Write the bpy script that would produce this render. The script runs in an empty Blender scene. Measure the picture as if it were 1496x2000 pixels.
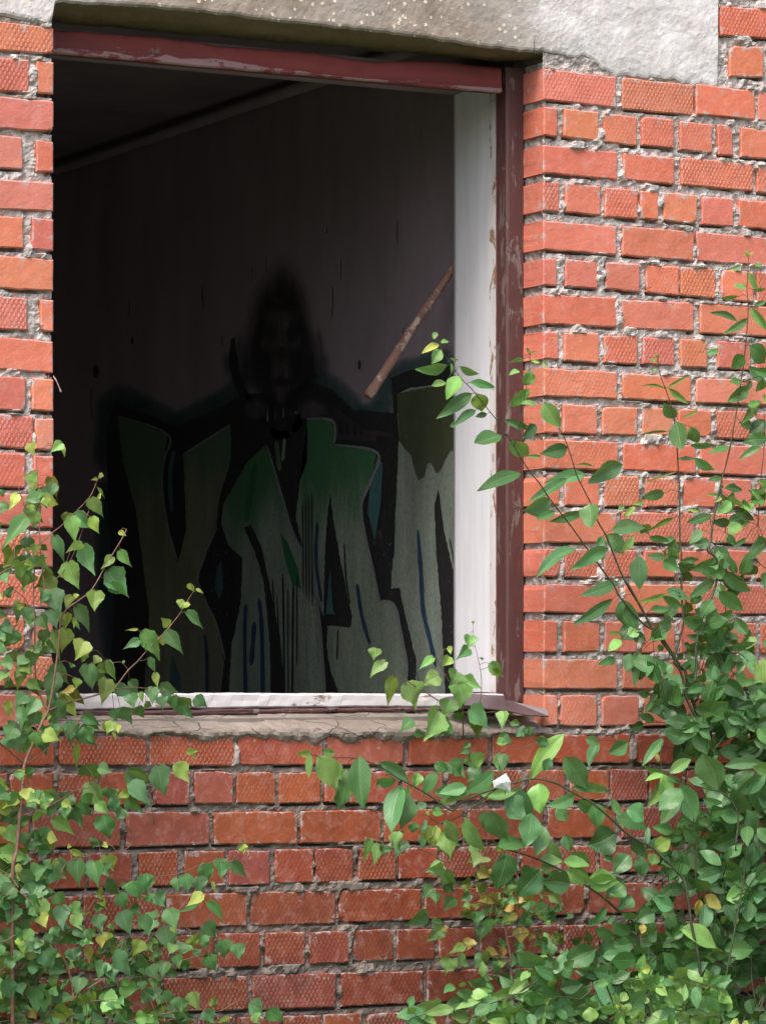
EXPO = 0.92
import bpy, math, random
import numpy as np
from mathutils import Vector, Matrix
random.seed(7); np.random.seed(7)
S = bpy.context.scene
C = S.collection

# ---------------------------------------------------------------- camera model (photo pixels -> rays)
TH = math.radians(28.0)          # the camera looks this far to the right of the wall's normal
F = 6500.0                       # focal length in photo pixels
D = 8.8                          # metres to the wall along the view axis
CX, HZ = 748.0, 1280.0           # principal column, horizon row
W0 = 1496.0
fwd = Vector((math.sin(TH), math.cos(TH), 0.0))
rgt = Vector((math.cos(TH), -math.sin(TH), 0.0))
CAM = -D * fwd
GROUND = -1.75

def ray(px, py):
    return fwd + rgt * ((px - CX) / F) + Vector((0, 0, 1)) * ((HZ - py) / F)

def P(px, py, d=0.0):
    """point seen at a photo pixel on the plane d metres in front of the wall face (y = -d)"""
    r = ray(px, py)
    return CAM + r * ((-d - CAM.y) / r.y)

def PX(px, py, X):
    """point seen at a photo pixel on the partition plane x = X"""
    r = ray(px, py)
    return CAM + r * ((X - CAM.x) / r.x)

# ---------------------------------------------------------------- object helpers
def empty(name, loc, label, cat, group=None):
    o = bpy.data.objects.new(name, None); C.objects.link(o)
    o.location = loc; o['label'] = label; o['category'] = cat
    if group: o['group'] = group
    return o

def mesh_obj(name, verts, faces, mats, parent=None, label=None, kind=None, midx=None, smooth=False, cols=None, colname='tint'):
    me = bpy.data.meshes.new(name)
    me.from_pydata([tuple(v) for v in verts], [], faces)
    if not isinstance(mats, (list, tuple)): mats = [mats]
    for m in mats: me.materials.append(m)
    if midx is not None:
        me.polygons.foreach_set('material_index', midx)
    if cols is not None:
        a = me.color_attributes.new(colname, 'FLOAT_COLOR', 'POINT')
        a.data.foreach_set('color', np.asarray(cols, dtype=np.float32).ravel())
    me.polygons.foreach_set('use_smooth', [smooth] * len(me.polygons))
    me.update()
    o = bpy.data.objects.new(name, me); C.objects.link(o)
    if parent is not None:
        o.parent = parent
        o.matrix_parent_inverse = Matrix.Translation(-parent.location)
    if label: o['label'] = label
    if kind: o['kind'] = kind
    return o

def box_data(x0, x1, y0, y1, z0, z1):
    v = [(x0,y0,z0),(x1,y0,z0),(x1,y1,z0),(x0,y1,z0),(x0,y0,z1),(x1,y0,z1),(x1,y1,z1),(x0,y1,z1)]
    f = [(0,3,2,1),(4,5,6,7),(0,1,5,4),(1,2,6,5),(2,3,7,6),(3,0,4,7)]
    return v, f

class MB:
    def __init__(s): s.v=[]; s.f=[]; s.m=[]; s.c=[]
    def add(s, v, f, mi=0, col=None):
        n=len(s.v); s.v += [tuple(p) for p in v]; s.f += [tuple(n+i for i in q) for q in f]
        s.m += [mi]*len(f)
        if col is not None: s.c += [col]*len(v)
    def box(s, *a, mi=0, col=None):
        v,f = box_data(*a); s.add(v,f,mi,col)
    def build(s, name, mats, parent=None, **k):
        return mesh_obj(name, s.v, s.f, mats, parent, midx=s.m, cols=(s.c if s.c else None), **k)

# ---------------------------------------------------------------- noise for geometry
_HG={}
def _hash_grid(n, seed):
    if seed not in _HG: _HG[seed]=np.random.RandomState(seed).rand(n, n)
    return _HG[seed]
def vnoise(x, z, scale, seed=0):
    """value noise of world x, z (arrays), cell size = scale metres, range 0..1"""
    n = 257
    G = _hash_grid(n, seed)
    u = x / scale + 4000.0; w = z / scale + 4000.0
    i = np.floor(u).astype(int); j = np.floor(w).astype(int)
    a = u - i; b = w - j
    a = a*a*(3-2*a); b = b*b*(3-2*b)
    i %= n-1; j %= n-1
    return (G[i,j]*(1-a)*(1-b)+G[i+1,j]*a*(1-b)+G[i,j+1]*(1-a)*b+G[i+1,j+1]*a*b)
def fbm(x, z, scale, seed=0, oct=3):
    t=0; A=1; s=0
    for k in range(oct):
        t = t + A*vnoise(x,z,scale/2**k,seed+k*17); s+=A; A*=.55
    return t/s

# ---------------------------------------------------------------- materials
def new_mat(name):
    m = bpy.data.materials.new(name); m.use_nodes = True
    nt = m.node_tree; nt.nodes.clear()
    out = nt.nodes.new('ShaderNodeOutputMaterial')
    b = nt.nodes.new('ShaderNodeBsdfPrincipled')
    nt.links.new(b.outputs[0], out.inputs[0])
    return m, nt, b, out
class NT:
    def __init__(s, nt): s.nt=nt
    def n(s, typ, **k):
        nd = s.nt.nodes.new(typ)
        for a,v in k.items():
            if a.startswith('_'): continue
            setattr(nd,a,v)
        return nd
    def l(s, a, b): s.nt.links.new(a,b)
    def coord(s): return s.n('ShaderNodeNewGeometry').outputs['Position']
    def scaled(s, vec, sc):
        m = s.n('ShaderNodeMapping'); m.inputs['Scale'].default_value = sc; s.l(vec, m.inputs['Vector']); return m.outputs[0]
    def noise(s, vec, scale, detail=4, rough=.6, dist=0.0):
        x = s.n('ShaderNodeTexNoise'); x.inputs['Scale'].default_value=scale; x.inputs['Detail'].default_value=detail
        x.inputs['Roughness'].default_value=rough; x.inputs['Distortion'].default_value=dist
        s.l(vec,x.inputs['Vector']); return x.outputs['Fac']
    def voro(s, vec, scale, feat='F1', out='Distance'):
        x = s.n('ShaderNodeTexVoronoi', feature=feat); x.inputs['Scale'].default_value=scale; s.l(vec,x.inputs['Vector']); return x.outputs[out]
    def ramp(s, fac, pts):
        r = s.n('ShaderNodeValToRGB'); e = r.color_ramp.elements
        while len(e) < len(pts): e.new(.5)
        for k,(p,c) in enumerate(pts):
            e[k].position = p; e[k].color = (c,c,c,1) if isinstance(c,(int,float)) else (*c,1)
        s.l(fac, r.inputs[0]); return r.outputs[0]
    def mix(s, fac, a, b, mode='MIX'):
        m = s.n('ShaderNodeMix', data_type='RGBA', blend_type=mode)
        for sock,v in ((m.inputs[0],fac),(m.inputs[6],a),(m.inputs[7],b)):
            if isinstance(v,(int,float)): sock.default_value = v
            elif isinstance(v,tuple): sock.default_value = (*v[:3],1)
            else: s.l(v,sock)
        return m.outputs[2]
    def math(s, op, a, b=0.0, c=0.0):
        m = s.n('ShaderNodeMath', operation=op)
        for k,v in enumerate((a,b,c)):
            if isinstance(v,(int,float)): m.inputs[k].default_value=v
            else: s.l(v,m.inputs[k])
        return m.outputs[0]
    def bump(s, h, strength, dist, bsdf, prev=None):
        b = s.n('ShaderNodeBump'); b.inputs['Strength'].default_value=strength; b.inputs['Distance'].default_value=dist
        s.l(h,b.inputs['Height'])
        if prev is not None: s.l(prev,b.inputs['Normal'])
        s.l(b.outputs[0], bsdf.inputs['Normal']); return b.outputs[0]

def mat_simple(name, col, rough=.7, nscale=20, var=.25, bump=.3, bdist=.002, stretch=(1,1,1), spec=.5):
    m,nt,b,_ = new_mat(name); g = NT(nt)
    v = g.scaled(g.coord(), stretch)
    n = g.noise(v, nscale, 5, .65)
    dk = tuple(c*(1-var) for c in col); lt = tuple(min(1,c*(1+var)) for c in col)
    g.l(g.ramp(n, [(.3,dk),(.7,lt)]), b.inputs['Base Color'])
    b.inputs['Roughness'].default_value = rough
    b.inputs['Specular IOR Level'].default_value = spec
    if bump: g.bump(n, bump, bdist, b)
    return m

# brick: colour per brick comes from the 'tint' attribute (rgb) and how deeply its face was stamped (alpha)
def mat_brick():
    m,nt,b,_ = new_mat('fired_brick'); g = NT(nt)
    at = g.n('ShaderNodeAttribute', attribute_name='tint')
    pos = g.coord()
    base = at.outputs['Color']
    n1 = g.noise(pos, 14, 5, .6)
    n2 = g.noise(pos, 160, 4, .7)
    n3 = g.noise(g.scaled(pos,(1,1,.8)), 30, 5, .7, .6)
    c = g.mix(g.ramp(n1,[(.38,0.0),(.72,.5)]), base, g.mix(.45, base, (.62,.17,.07)))
    c = g.mix(g.ramp(g.noise(pos,6,5,.65,.8),[(.42,0.0),(.66,.55)]), c, g.mix(1.0,c,(.80,.72,.68),'MULTIPLY'))
    c = g.mix(g.ramp(n2,[(.35,.0),(.75,.4)]), c, g.mix(.5,c,(.22,.05,.03)))
    # lime bloom and dusty scuffs
    dust = g.math('MULTIPLY', g.ramp(n3,[(.50,0.0),(.74,1.0)]), .20)
    c = g.mix(dust, c, (.72,.50,.46))
    ed = g.n('ShaderNodeAttribute', attribute_name='edge').outputs['Fac']
    res = g.math('ADD', g.math('MULTIPLY', ed, .20), g.noise(pos, 34, 6, .72, .4))
    resf = g.ramp(res, [(.665,0.0),(.75,.8)])
    c = g.mix(resf, c, g.mix(at.outputs['Color'], (.34,.31,.30), (.62,.57,.56)))
    # soot and moss specks
    sp = g.ramp(g.noise(pos, 55, 6, .75),[(.66,0.0),(.74,.6)])
    c = g.mix(sp, c, (.10,.05,.04))
    # stamped diamond dimples, 13 mm apart
    sep = g.n('ShaderNodeSeparateXYZ'); g.l(pos, sep.inputs[0])
    wob = g.math('MULTIPLY', g.math('SUBTRACT', g.noise(pos,30,2,.5), .5), .7)
    ax = g.math('ADD', g.math('MULTIPLY', sep.outputs[0], 2*math.pi/.0122), wob)
    az = g.math('ADD', g.math('MULTIPLY', sep.outputs[2], 2*math.pi/.0215), wob)
    cc = lambda u,ph: g.math('ADD', g.math('MULTIPLY', g.math('COSINE', g.math('ADD',u,ph)), .5), .5)
    dim = g.math('MAXIMUM', g.math('MULTIPLY', cc(ax,0.0), cc(az,0.0)), g.math('MULTIPLY', cc(ax,math.pi), cc(az,math.pi)))
    dim = g.ramp(dim, [(.30,0.0),(.75,1.0)])
    worn = g.ramp(g.noise(pos, 22, 3, .6),[(.35,.25),(.6,1.0)])
    dimf = g.math('MULTIPLY', g.math('MULTIPLY', dim, at.outputs['Alpha']), worn)
    dimf = g.math('MULTIPLY', dimf, g.math('SUBTRACT', 1.0, resf))
    stampf = g.math('MULTIPLY', g.math('MULTIPLY', at.outputs['Alpha'], worn), g.math('SUBTRACT', 1.0, resf))
    c = g.mix(stampf, c, g.mix(dim, g.mix(1.0,c,(.80,.69,.67),'MULTIPLY'), g.mix(.15, c, (.85,.55,.45))))  # highlights painted in: dots lighter, ground between them darker
    g.l(c, b.inputs['Base Color'])
    b.inputs['Roughness'].default_value = .82
    b.inputs['Specular IOR Level'].default_value = .35
    nb = g.bump(g.math('ADD', g.math('MULTIPLY',n2,.5), g.math('MULTIPLY',n3,.5)), .8, .003, b)
    g.bump(dimf, .6, .0030, b, nb)
    return m

def mat_mortar():
    m,nt,b,_ = new_mat('lime_mortar'); g = NT(nt)
    pos = g.coord()
    at = g.n('ShaderNodeAttribute', attribute_name='tint')
    n1 = g.noise(pos, 9, 5, .6); n2 = g.noise(pos, 120, 6, .75); n3=g.noise(pos,45,4,.6)
    c = g.mix(g.ramp(n3,[(.35,0.0),(.65,1.0)]), g.mix(1.0,at.outputs['Color'],(.62,.60,.58),'MULTIPLY'), at.outputs['Color'])
    c = g.mix(g.ramp(n1,[(.4,0.0),(.7,.5)]), c, g.mix(.5, c, (.36,.28,.22)))
    c = g.mix(g.ramp(n2,[(.5,0.0),(.72,.75)]), c, (.16,.14,.13))
    g.l(c, b.inputs['Base Color']); b.inputs['Roughness'].default_value=.95
    b.inputs['Specular IOR Level'].default_value=.2
    g.bump(g.math('ADD',g.math('MULTIPLY',n2,.7),n3), .55, .003, b)
    return m

def mat_concrete():
    """exposed-aggregate lintel: brown-beige cement with pale pebbles on the left, smooth pale cement render to the right"""
    m,nt,b,_ = new_mat('lintel_concrete'); g = NT(nt)
    pos = g.coord(); sep = g.n('ShaderNodeSeparateXYZ'); g.l(pos, sep.inputs[0])
    big = g.noise(pos, 5, 4, .6)
    xx = g.math('ADD', sep.outputs[0], g.math('MULTIPLY', g.math('SUBTRACT', big,.5), .5))
    mr = g.n('ShaderNodeMapRange', interpolation_type='SMOOTHSTEP')
    mr.inputs['From Min'].default_value=XPALE0; mr.inputs['From Max'].default_value=XPALE1
    g.l(xx, mr.inputs['Value']); pale = mr.outputs[0]
    ml = g.n('ShaderNodeMapRange', interpolation_type='SMOOTHSTEP')
    ml.inputs['From Min'].default_value=XL+.30; ml.inputs['From Max'].default_value=XL-.01; ml.clamp=True
    g.l(sep.outputs[0], ml.inputs['Value'])
    n1 = g.noise(pos, 12, 6, .65); n2 = g.noise(pos, 90, 5, .7)
    brown = g.mix(g.ramp(n1,[(.35,0.0),(.68,1.0)]), (.20,.15,.115), (.40,.33,.265))
    brown = g.mix(g.ramp(g.noise(pos,3.2,3,.5),[(.4,0.0),(.65,.7)]), brown, (.40,.37,.35))
    grey = g.mix(g.ramp(n1,[(.3,0.0),(.7,1.0)]), (.50,.46,.45), (.78,.75,.75))
    c = g.mix(g.math('MAXIMUM', pale, g.math('MULTIPLY',ml.outputs[0],.8)), brown, grey)
    # pebbles: cells of a voronoi, only some of them, cluster by noise
    vd = g.voro(g.mix(.012,pos,g.n('ShaderNodeTexNoise').outputs['Color']) if False else pos, 62)
    vc = g.n('ShaderNodeTexVoronoi'); vc.inputs['Scale'].default_value=62; g.l(pos,vc.inputs['Vector'])
    sr = g.n('ShaderNodeSeparateColor'); g.l(vc.outputs['Color'], sr.inputs[0])
    sel = g.math('GREATER_THAN', g.math('ADD', sr.outputs[0], g.math('MULTIPLY', g.math('SUBTRACT', g.noise(pos,7,3,.6), .5), 1.2)), .68)
    stone = g.math('MULTIPLY', g.ramp(g.math('ADD',vd,g.math('MULTIPLY',g.noise(pos,150,3,.6),.35)),[(.46,1.0),(.54,0.0)]), sel)
    stone = g.math('MULTIPLY', stone, g.math('SUBTRACT', 1.0, g.math('MULTIPLY',pale,.9)))
    c = g.mix(stone, c, g.mix(sr.outputs[1], (.80,.76,.68), (.62,.48,.33)))
    c = g.mix(g.ramp(n2,[(.55,0.0),(.75,.6)]), c, (.20,.16,.12))
    # soffit: darker olive tone where the concrete faces down
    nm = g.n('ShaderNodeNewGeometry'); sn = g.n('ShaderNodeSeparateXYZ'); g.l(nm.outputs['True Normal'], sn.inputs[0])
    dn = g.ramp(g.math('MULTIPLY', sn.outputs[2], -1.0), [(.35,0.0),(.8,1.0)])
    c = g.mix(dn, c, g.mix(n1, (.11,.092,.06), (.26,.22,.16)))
    g.l(c, b.inputs['Base Color']); b.inputs['Roughness'].default_value=.9
    b.inputs['Specular IOR Level'].default_value=.25
    h = g.math('ADD', g.math('MULTIPLY',n2,.6), g.math('MULTIPLY',stone,.8))
    g.bump(h, .5, .004, b)
    return m

def mat_paint(name, col, under, amount, rough=.55, streak=(1,1,.12), scale=18, dirt=(.12,.09,.08), dirtamt=.35):
    """old oil paint over wood: flaking patches show the wood, grime runs along the grain"""
    m,nt,b,_ = new_mat(name); g = NT(nt)
    pos = g.coord(); sv = g.scaled(pos, streak)
    n1 = g.noise(sv, scale*2.2, 6, .7); n2 = g.noise(g.scaled(pos, tuple(s_**.5 for s_ in streak)), 26, 6, .72, .5)
    c = g.mix(g.ramp(n1,[(.3,0.0),(.75,1.0)]), tuple(x*.84 for x in col), col)
    c = g.mix(g.math('MULTIPLY', g.ramp(g.noise(sv, scale*.7, 5,.6),[(.45,0.0),(.75,1.0)]), dirtamt), c, dirt)
    fl = g.ramp(n2, [(amount,0.0),(amount+.03,1.0)])
    c = g.mix(fl, c, g.mix(n1, tuple(x*.6 for x in under), under))
    g.l(c, b.inputs['Base Color']); b.inputs['Roughness'].default_value=rough
    h = g.math('SUBTRACT', g.math('MULTIPLY', n1, .4), fl)
    g.bump(h, .5, .0015, b)
    return m

def mat_leaf(name, trans=.22, rough=.42):
    m,nt,b,out = new_mat(name); g = NT(nt)
    at = g.n('ShaderNodeAttribute', attribute_name='tint')
    uv = g.n('ShaderNodeUVMap', uv_map='UVMap')
    sp = g.n('ShaderNodeSeparateXYZ'); g.l(uv.outputs[0], sp.inputs[0])
    au = g.math('ABSOLUTE', sp.outputs[0])
    mid = g.ramp(au, [(.0,1.0),(.09,0.0)])
    # side veins run forward from the midrib
    vn = g.math('SINE', g.math('MULTIPLY', g.math('SUBTRACT', sp.outputs[1], g.math('MULTIPLY',au,.28)), 62.0))
    vn = g.ramp(vn, [(.80,0.0),(.98,.45)])
    pos = g.coord()
    n1 = g.noise(pos, 60, 4, .6)
    n2 = g.noise(pos, 240, 3, .6)
    c = g.mix(g.ramp(n1,[(.35,0.0),(.7,.5)]), at.outputs['Color'], g.mix(.5, at.outputs['Color'], (.05,.11,.02)))
    c = g.mix(g.math('MULTIPLY', g.math('MAXIMUM', mid, vn), .45), c, g.mix(.5,c,(.45,.55,.25)))
    # blemishes
    c = g.mix(g.ramp(g.math('ADD',n2,g.math('MULTIPLY',g.noise(pos,22,2,.5),.35)),[(.86,0.0),(.92,.8)]), c, (.17,.11,.04))
    g.l(c, b.inputs['Base Color'])
    b.inputs['Roughness'].default_value = rough
    b.inputs['Specular IOR Level'].default_value = .5
    g.bump(g.math('SUBTRACT', g.math('MULTIPLY',n1,.4), g.math('MAXIMUM', mid, vn)), .5, .0012, b)
    tr = g.n('ShaderNodeBsdfTranslucent')
    g.l(g.mix(.5, c, (.30,.50,.05)), tr.inputs['Color'])
    mx = g.n('ShaderNodeMixShader'); mx.inputs[0].default_value = trans
    g.l(b.outputs[0], mx.inputs[1]); g.l(tr.outputs[0], mx.inputs[2]); g.l(mx.outputs[0], out.inputs[0])
    return m

XL = P(104, 900).x               # left jamb corner on the wall face
XR = P(1061, 900).x              # right jamb corner on the wall face
XPALE0, XPALE1 = P(980,60).x, P(1150,60).x
M = {}
M['brick'] = mat_brick(); M['mortar'] = mat_mortar(); M['concrete'] = mat_concrete()
M['red'] = mat_paint('oxide_red_paint', (.235,.042,.038), (.32,.21,.20), .63, .8, (.12,1,1), 20, (.07,.03,.03), .5)
M['maroon'] = mat_paint('maroon_paint_on_post', (.098,.038,.036), (.21,.16,.15), .565, .6, (1,1,.07), 15, (.030,.014,.016), .95)
M['white'] = mat_paint('white_oil_paint', (.88,.88,.94), (.42,.30,.20), .76, .45, (1,1,.10), 14, (.62,.62,.66), .25)
M['peel'] = mat_paint('peeled_primer', (.33,.20,.195), (.24,.045,.045), .52, .8, (.12,1,1), 20, (.3,.15,.15), .4)
M['pink'] = mat_paint('faded_red_bead', (.30,.12,.13), (.5,.42,.42), .6, .5, (1,1,.10), 14, (.2,.1,.1), .25)
M['whiteflake'] = mat_paint('flaking_white_paint', (.80,.78,.78), (.42,.24,.12), .56, .5, (1,1,.25), 20, (.4,.36,.33), .35)
M['rail'] = mat_paint('flaking_paint_on_rail', (.70,.66,.67), (.34,.22,.18), .585, .5, (.08,1,1), 16, (.40,.33,.32), .6)
M['sillcement'] = mat_simple('sill_cement', (.235,.195,.165), .95, 22, .38, 1.0, .008)
def _cracked():
    m,nt,b,_=new_mat('cracked_cement'); g=NT(nt); pos=g.coord()
    n=g.noise(pos,20,6,.7); n2=g.noise(pos,5,4,.6)
    w=g.n('ShaderNodeVectorMath',operation='MULTIPLY_ADD'); nn_=g.n('ShaderNodeTexNoise'); nn_.inputs['Scale'].default_value=14; g.l(pos,nn_.inputs['Vector'])
    g.l(nn_.outputs['Color'],w.inputs[0]); w.inputs[1].default_value=(.05,.05,.05); g.l(g.scaled(pos,(.7,1,1)),w.inputs[2])
    d=g.n('ShaderNodeTexVoronoi',feature='DISTANCE_TO_EDGE'); d.inputs['Scale'].default_value=13; g.l(w.outputs[0],d.inputs['Vector'])
    cr=g.math('MULTIPLY',g.ramp(d.outputs['Distance'],[(.0,.6),(.022,0.0)]),g.ramp(n2,[(.45,0.0),(.55,1.0)]))
    c=g.mix(g.ramp(n,[(.3,0.0),(.7,1.0)]),(.17,.14,.118),(.33,.275,.235)); c=g.mix(g.ramp(n2,[(.5,0.0),(.7,.6)]),c,(.15,.125,.10)); c=g.mix(cr,c,(.05,.04,.035))
    g.l(c,b.inputs['Base Color']); b.inputs['Roughness'].default_value=.95; b.inputs['Specular IOR Level'].default_value=.2
    g.bump(g.math('SUBTRACT',n,cr),.9,.007,b); return m
M['sillcement']=_cracked()
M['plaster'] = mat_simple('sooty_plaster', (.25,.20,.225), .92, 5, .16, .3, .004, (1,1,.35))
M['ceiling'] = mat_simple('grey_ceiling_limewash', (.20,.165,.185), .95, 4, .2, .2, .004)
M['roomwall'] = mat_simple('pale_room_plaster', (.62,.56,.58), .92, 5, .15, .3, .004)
M['floor'] = mat_simple('dusty_floor', (.50,.45,.43), .95, 9, .4, .5, .01)
M['core'] = mat_simple('wall_core', (.20,.17,.15), .95, 12, .3, .5, .01)
M['flash'] = mat_paint('brown_sheet_metal', (.11,.075,.08), (.22,.17,.16), .68, .42, (1,1,1), 12, (.06,.04,.04), .5)
M['rust'] = mat_paint('rusted_steel', (.19,.10,.075), (.40,.31,.26), .55, .85, (1,1,1), 40, (.09,.04,.03), .7)
M['birchleaf'] = mat_leaf('birch_leaf', .26, .44)
M['willowleaf'] = mat_leaf('willow_leaf', .22, .42)
M['stem_red'] = mat_simple('red_brown_bark', (.16,.085,.055), .6, 60, .4, .3, .001)
M['stem_green'] = mat_simple('green_bark', (.038,.046,.018), .55, 60, .35, .3, .001)
M['soil'] = mat_simple('soil_and_grass', (.07,.09,.03), .95, 3, .5, 1.0, .03)
M['twig'] = mat_simple('dry_twig_bark', (.35,.27,.23), .8, 60, .3, .3, .001)
# ================================================================ THE BUILDING
bld = empty('brick_building', (0.3, 0.2, GROUND), 'abandoned orange brick building with an open graffiti-lined window under a concrete lintel', 'building')

# ---- brick layout, read off the photograph course by course:  (xa, top, bottom,  xb, top, bottom, [(x0,x1),...])
right = [
 (1400,11,68, 1496,15,74, [(1406,1560)]),
 (1400,88,148, 1496,92,151, [(1424,1491),(1500,1560)]),
 (1063,134,195, 1474,176,235, [(1061,1204),(1215,1355),(1358,1474),(1481,1610)]),
 (1063,207,263, 1471,250,307, [(1061,1089),(1101,1169),(1179,1244),(1253,1317),(1328,1391),(1401,1431),(1446,1510)]),
 (1063,282,338, 1464,320,373, [(1061,1206),(1217,1317),(1331,1472),(1478,1610)]),
 (1061,353,411, 1464,391,445, [(1061,1093),(1103,1172),(1181,1245),(1250,1285),(1295,1361),(1371,1433),(1441,1510)]),
 (1060,429,487, 1464,461,516, [(1061,1204),(1215,1355),(1360,1500)]),
 (1060,503,554, 1464,530,588, [(1061,1088),(1104,1167),(1182,1249),(1262,1326),(1330,1398),(1408,1470),(1478,1540)]),
 (1060,574,632, 1464,597,654, [(1061,1204),(1215,1355),(1366,1500)]),
 (1060,646,702, 1464,667,722, [(1061,1091),(1101,1169),(1179,1245),(1255,1317),(1328,1381),(1401,1465),(1475,1540)]),
 (1060,717,773, 1464,742,790, [(1061,1205),(1215,1350),(1360,1500)]),
 (1060,788,845, 1464,803,857, [(1061,1091),(1099,1167),(1176,1244),(1254,1315),(1325,1390),(1398,1465),(1475,1540)]),
 (1060,858,914, 1464,872,927, [(1061,1207),(1217,1360),(1368,1500)]),
 (1060,928,986, 1464,936,992, [(1061,1093),(1103,1171),(1182,1250),(1260,1325),(1335,1398),(1408,1468),(1478,1540)]),
 (1060,999,1059, 1464,1003,1063, [(1061,1205),(1215,1357),(1367,1500)]),
 (1060,1071,1127, 1464,1075,1130, [(1061,1093),(1103,1168),(1179,1243),(1257,1318),(1328,1395),(1405,1468),(1478,1540)]),
 (1060,1139,1197, 1464,1143,1200, [(1061,1208),(1218,1360),(1370,1500)]),
 (1060,1213,1273, 1464,1217,1277, [(1061,1088),(1101,1171),(1181,1245),(1255,1318),(1328,1400),(1413,1477),(1486,1550)]),
 (1060,1286,1347, 1464,1290,1346, [(1061,1206),(1217,1358),(1368,1500)]),
 (1060,1357,1419, 1464,1362,1416, [(1061,1089),(1095,1167),(1176,1249),(1256,1320),(1330,1395),(1405,1470),(1480,1545)]),
]
left = [
 (0,40,98, 105,54,106, [(-60,104)]),
 (0,112,176, 105,122,184, [(-20,57),(71,104)]),
 (0,188,250, 105,198,257, [(-60,104)]),
 (0,262,328, 105,276,336, [(-30,45),(71,104)]),
 (0,348,408, 105,356,413, [(-60,104)]),
 (0,421,483, 105,427,489, [(-28,46),(62,104)]),
 (0,499,563, 105,507,567, [(-60,104)]),
 (0,577,643, 105,587,647, [(-22,54),(79,104)]),
 (0,657,720, 105,665,727, [(-60,104)]),
 (0,733,800, 105,743,804, [(-28,50),(62,104)]),
 (0,808,872, 105,817,881, [(-60,66),(68,104)]),
 (0,884,951, 105,892,956, [(-28,50),(66,104)]),
 (0,963,1026, 105,968,1032, [(-60,104)]),
 (0,1040,1104, 105,1044,1108, [(-30,48),(60,104)]),
 (0,1119,1185, 105,1122,1188, [(-60,104)]),
 (0,1201,1267, 105,1203,1270, [(-30,48),(65,104)]),
 (0,1280,1341, 105,1282,1343, [(-60,104)]),
 (0,1355,1421, 105,1357,1419, [(-40,35),(62,104)]),
]
low = [
 (116,1438,1497, 1200,1434,1492, [(-60,108),(116,287),(293,457),(465,632),(638,789),(799,953),(963,1077),(1083,1230),(1240,1380),(1388,1520)]),
 (104,1511,1575, 1335,1502,1562, [(-60,13),(20,104),(112,185),(193,285),(299,371),(379,456),(463,539),(546,627),(634,706),(713,778),(787,865),(873,940),(950,1020),(1028,1104),(1114,1189),(1192,1265),(1269,1335),(1342,1410),(1418,1500)]),
 (245,1588,1655, 1199,1578,1637, [(-100,58),(64,235),(246,411),(417,580),(587,744),(750,905),(913,1060),(1070,1203),(1213,1355),(1365,1500)]),
 (175,1666,1737, 1090,1652,1710, [(-50,28),(35,76),(88,168),(175,258),(272,349),(361,440),(447,527),(537,612),(617,690),(699,773),(779,856),(864,930),(938,1010),(1018,1085),(1094,1165),(1173,1245),(1254,1330),(1338,1410),(1418,1490)]),
 (163,1750,1820, 1142,1728,1787, [(-10,155),(163,318),(326,483),(490,656),(662,822),(829,985),(992,1141),(1147,1293),(1301,1440),(1448,1580)]),
 (164,1832,1902, 1169,1805,1861, [(-50,28),(36,155),(164,246),(256,334),(344,417),(426,508),(518,596),(604,681),(690,769),(775,850),(857,929),(938,1010),(1018,1092),(1101,1169),(1175,1240),(1250,1320),(1330,1400),(1408,1475)]),
 (216,1913,1984, 987,1893,1955, [(-100,40),(48,208),(216,313),(321,485),(493,656),(666,827),(834,987),(996,1145),(1153,1295),(1303,1440),(1448,1580)]),
 (216,1995,2065, 987,1972,2032, [(-40,38),(46,125),(133,210),(218,295),(303,380),(387,455),(463,545),(553,626),(632,707),(717,790),(798,872),(880,952),(960,1035),(1043,1112),(1120,1190),(1198,1265),(1274,1340),(1348,1415),(1423,1490)]),
]
RNG = random.Random(11)
bricks = []      # (corner points as (x,z): bl, br, tr, tl ; zone ; corner flag)
def add_rows(rows, zone):
    for r in rows:
        n0=len(bricks)
        xa,ta,ba,xb,tb,bb,xs = r
        ty = lambda x: ta+(tb-ta)*(x-xa)/(xb-xa)
        by = lambda x: ba+(bb-ba)*(x-xa)/(xb-xa)
        for (x0,x1) in xs:
            j = lambda: RNG.uniform(-1.6,1.6)
            q = [P(x0,by(x0)+j()),P(x1,by(x1)+j()),P(x1,ty(x1)+j()),P(x0,ty(x0)+j())]
            q = [(v.x,v.z) for v in q]
            corner = 0
            if zone=='R' and x0==1061:
                corner=1; q[0]=(XR,q[0][1]); q[3]=(XR,q[3][1])
            if zone=='L' and x1==104:
                corner=2; q[1]=(XL,q[1][1]); q[2]=(XL,q[2][1])
            bricks.append((q,zone,corner))
        run_on(zone,bricks[n0][0],bricks[-1][0])
xEnd=P(1612,700).x+1.3; xBeg=P(-62,900).x-1.3
def run_on(zone,first,last):
    if zone in 'RB':
        q=last; hdr=(q[1][0]-q[0][0])<.16; x=q[1][0]+.013; z0,z1=q[1][1],q[2][1]
        if zone=='R' and q[1][0]>P(1550,100).x and z0>P(1450,150).z: hdr=False
        while x<xEnd:
            w=.122 if hdr else .249; bricks.append(([(x,z0),(x+w,z0),(x+w,z1),(x,z1)],zone,0)); x+=w+.013
    if zone in 'LB':
        q=first; hdr=(q[1][0]-q[0][0])<.16; x=q[0][0]-.013; z0,z1=q[0][1],q[3][1]
        while x>xBeg:
            w=.122 if hdr else .249; bricks.append(([(x-w,z0),(x,z0),(x,z1),(x-w,z1)],zone,0)); x-=w+.013
add_rows(right,'R'); add_rows(left,'L'); add_rows(low,'B')
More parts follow.
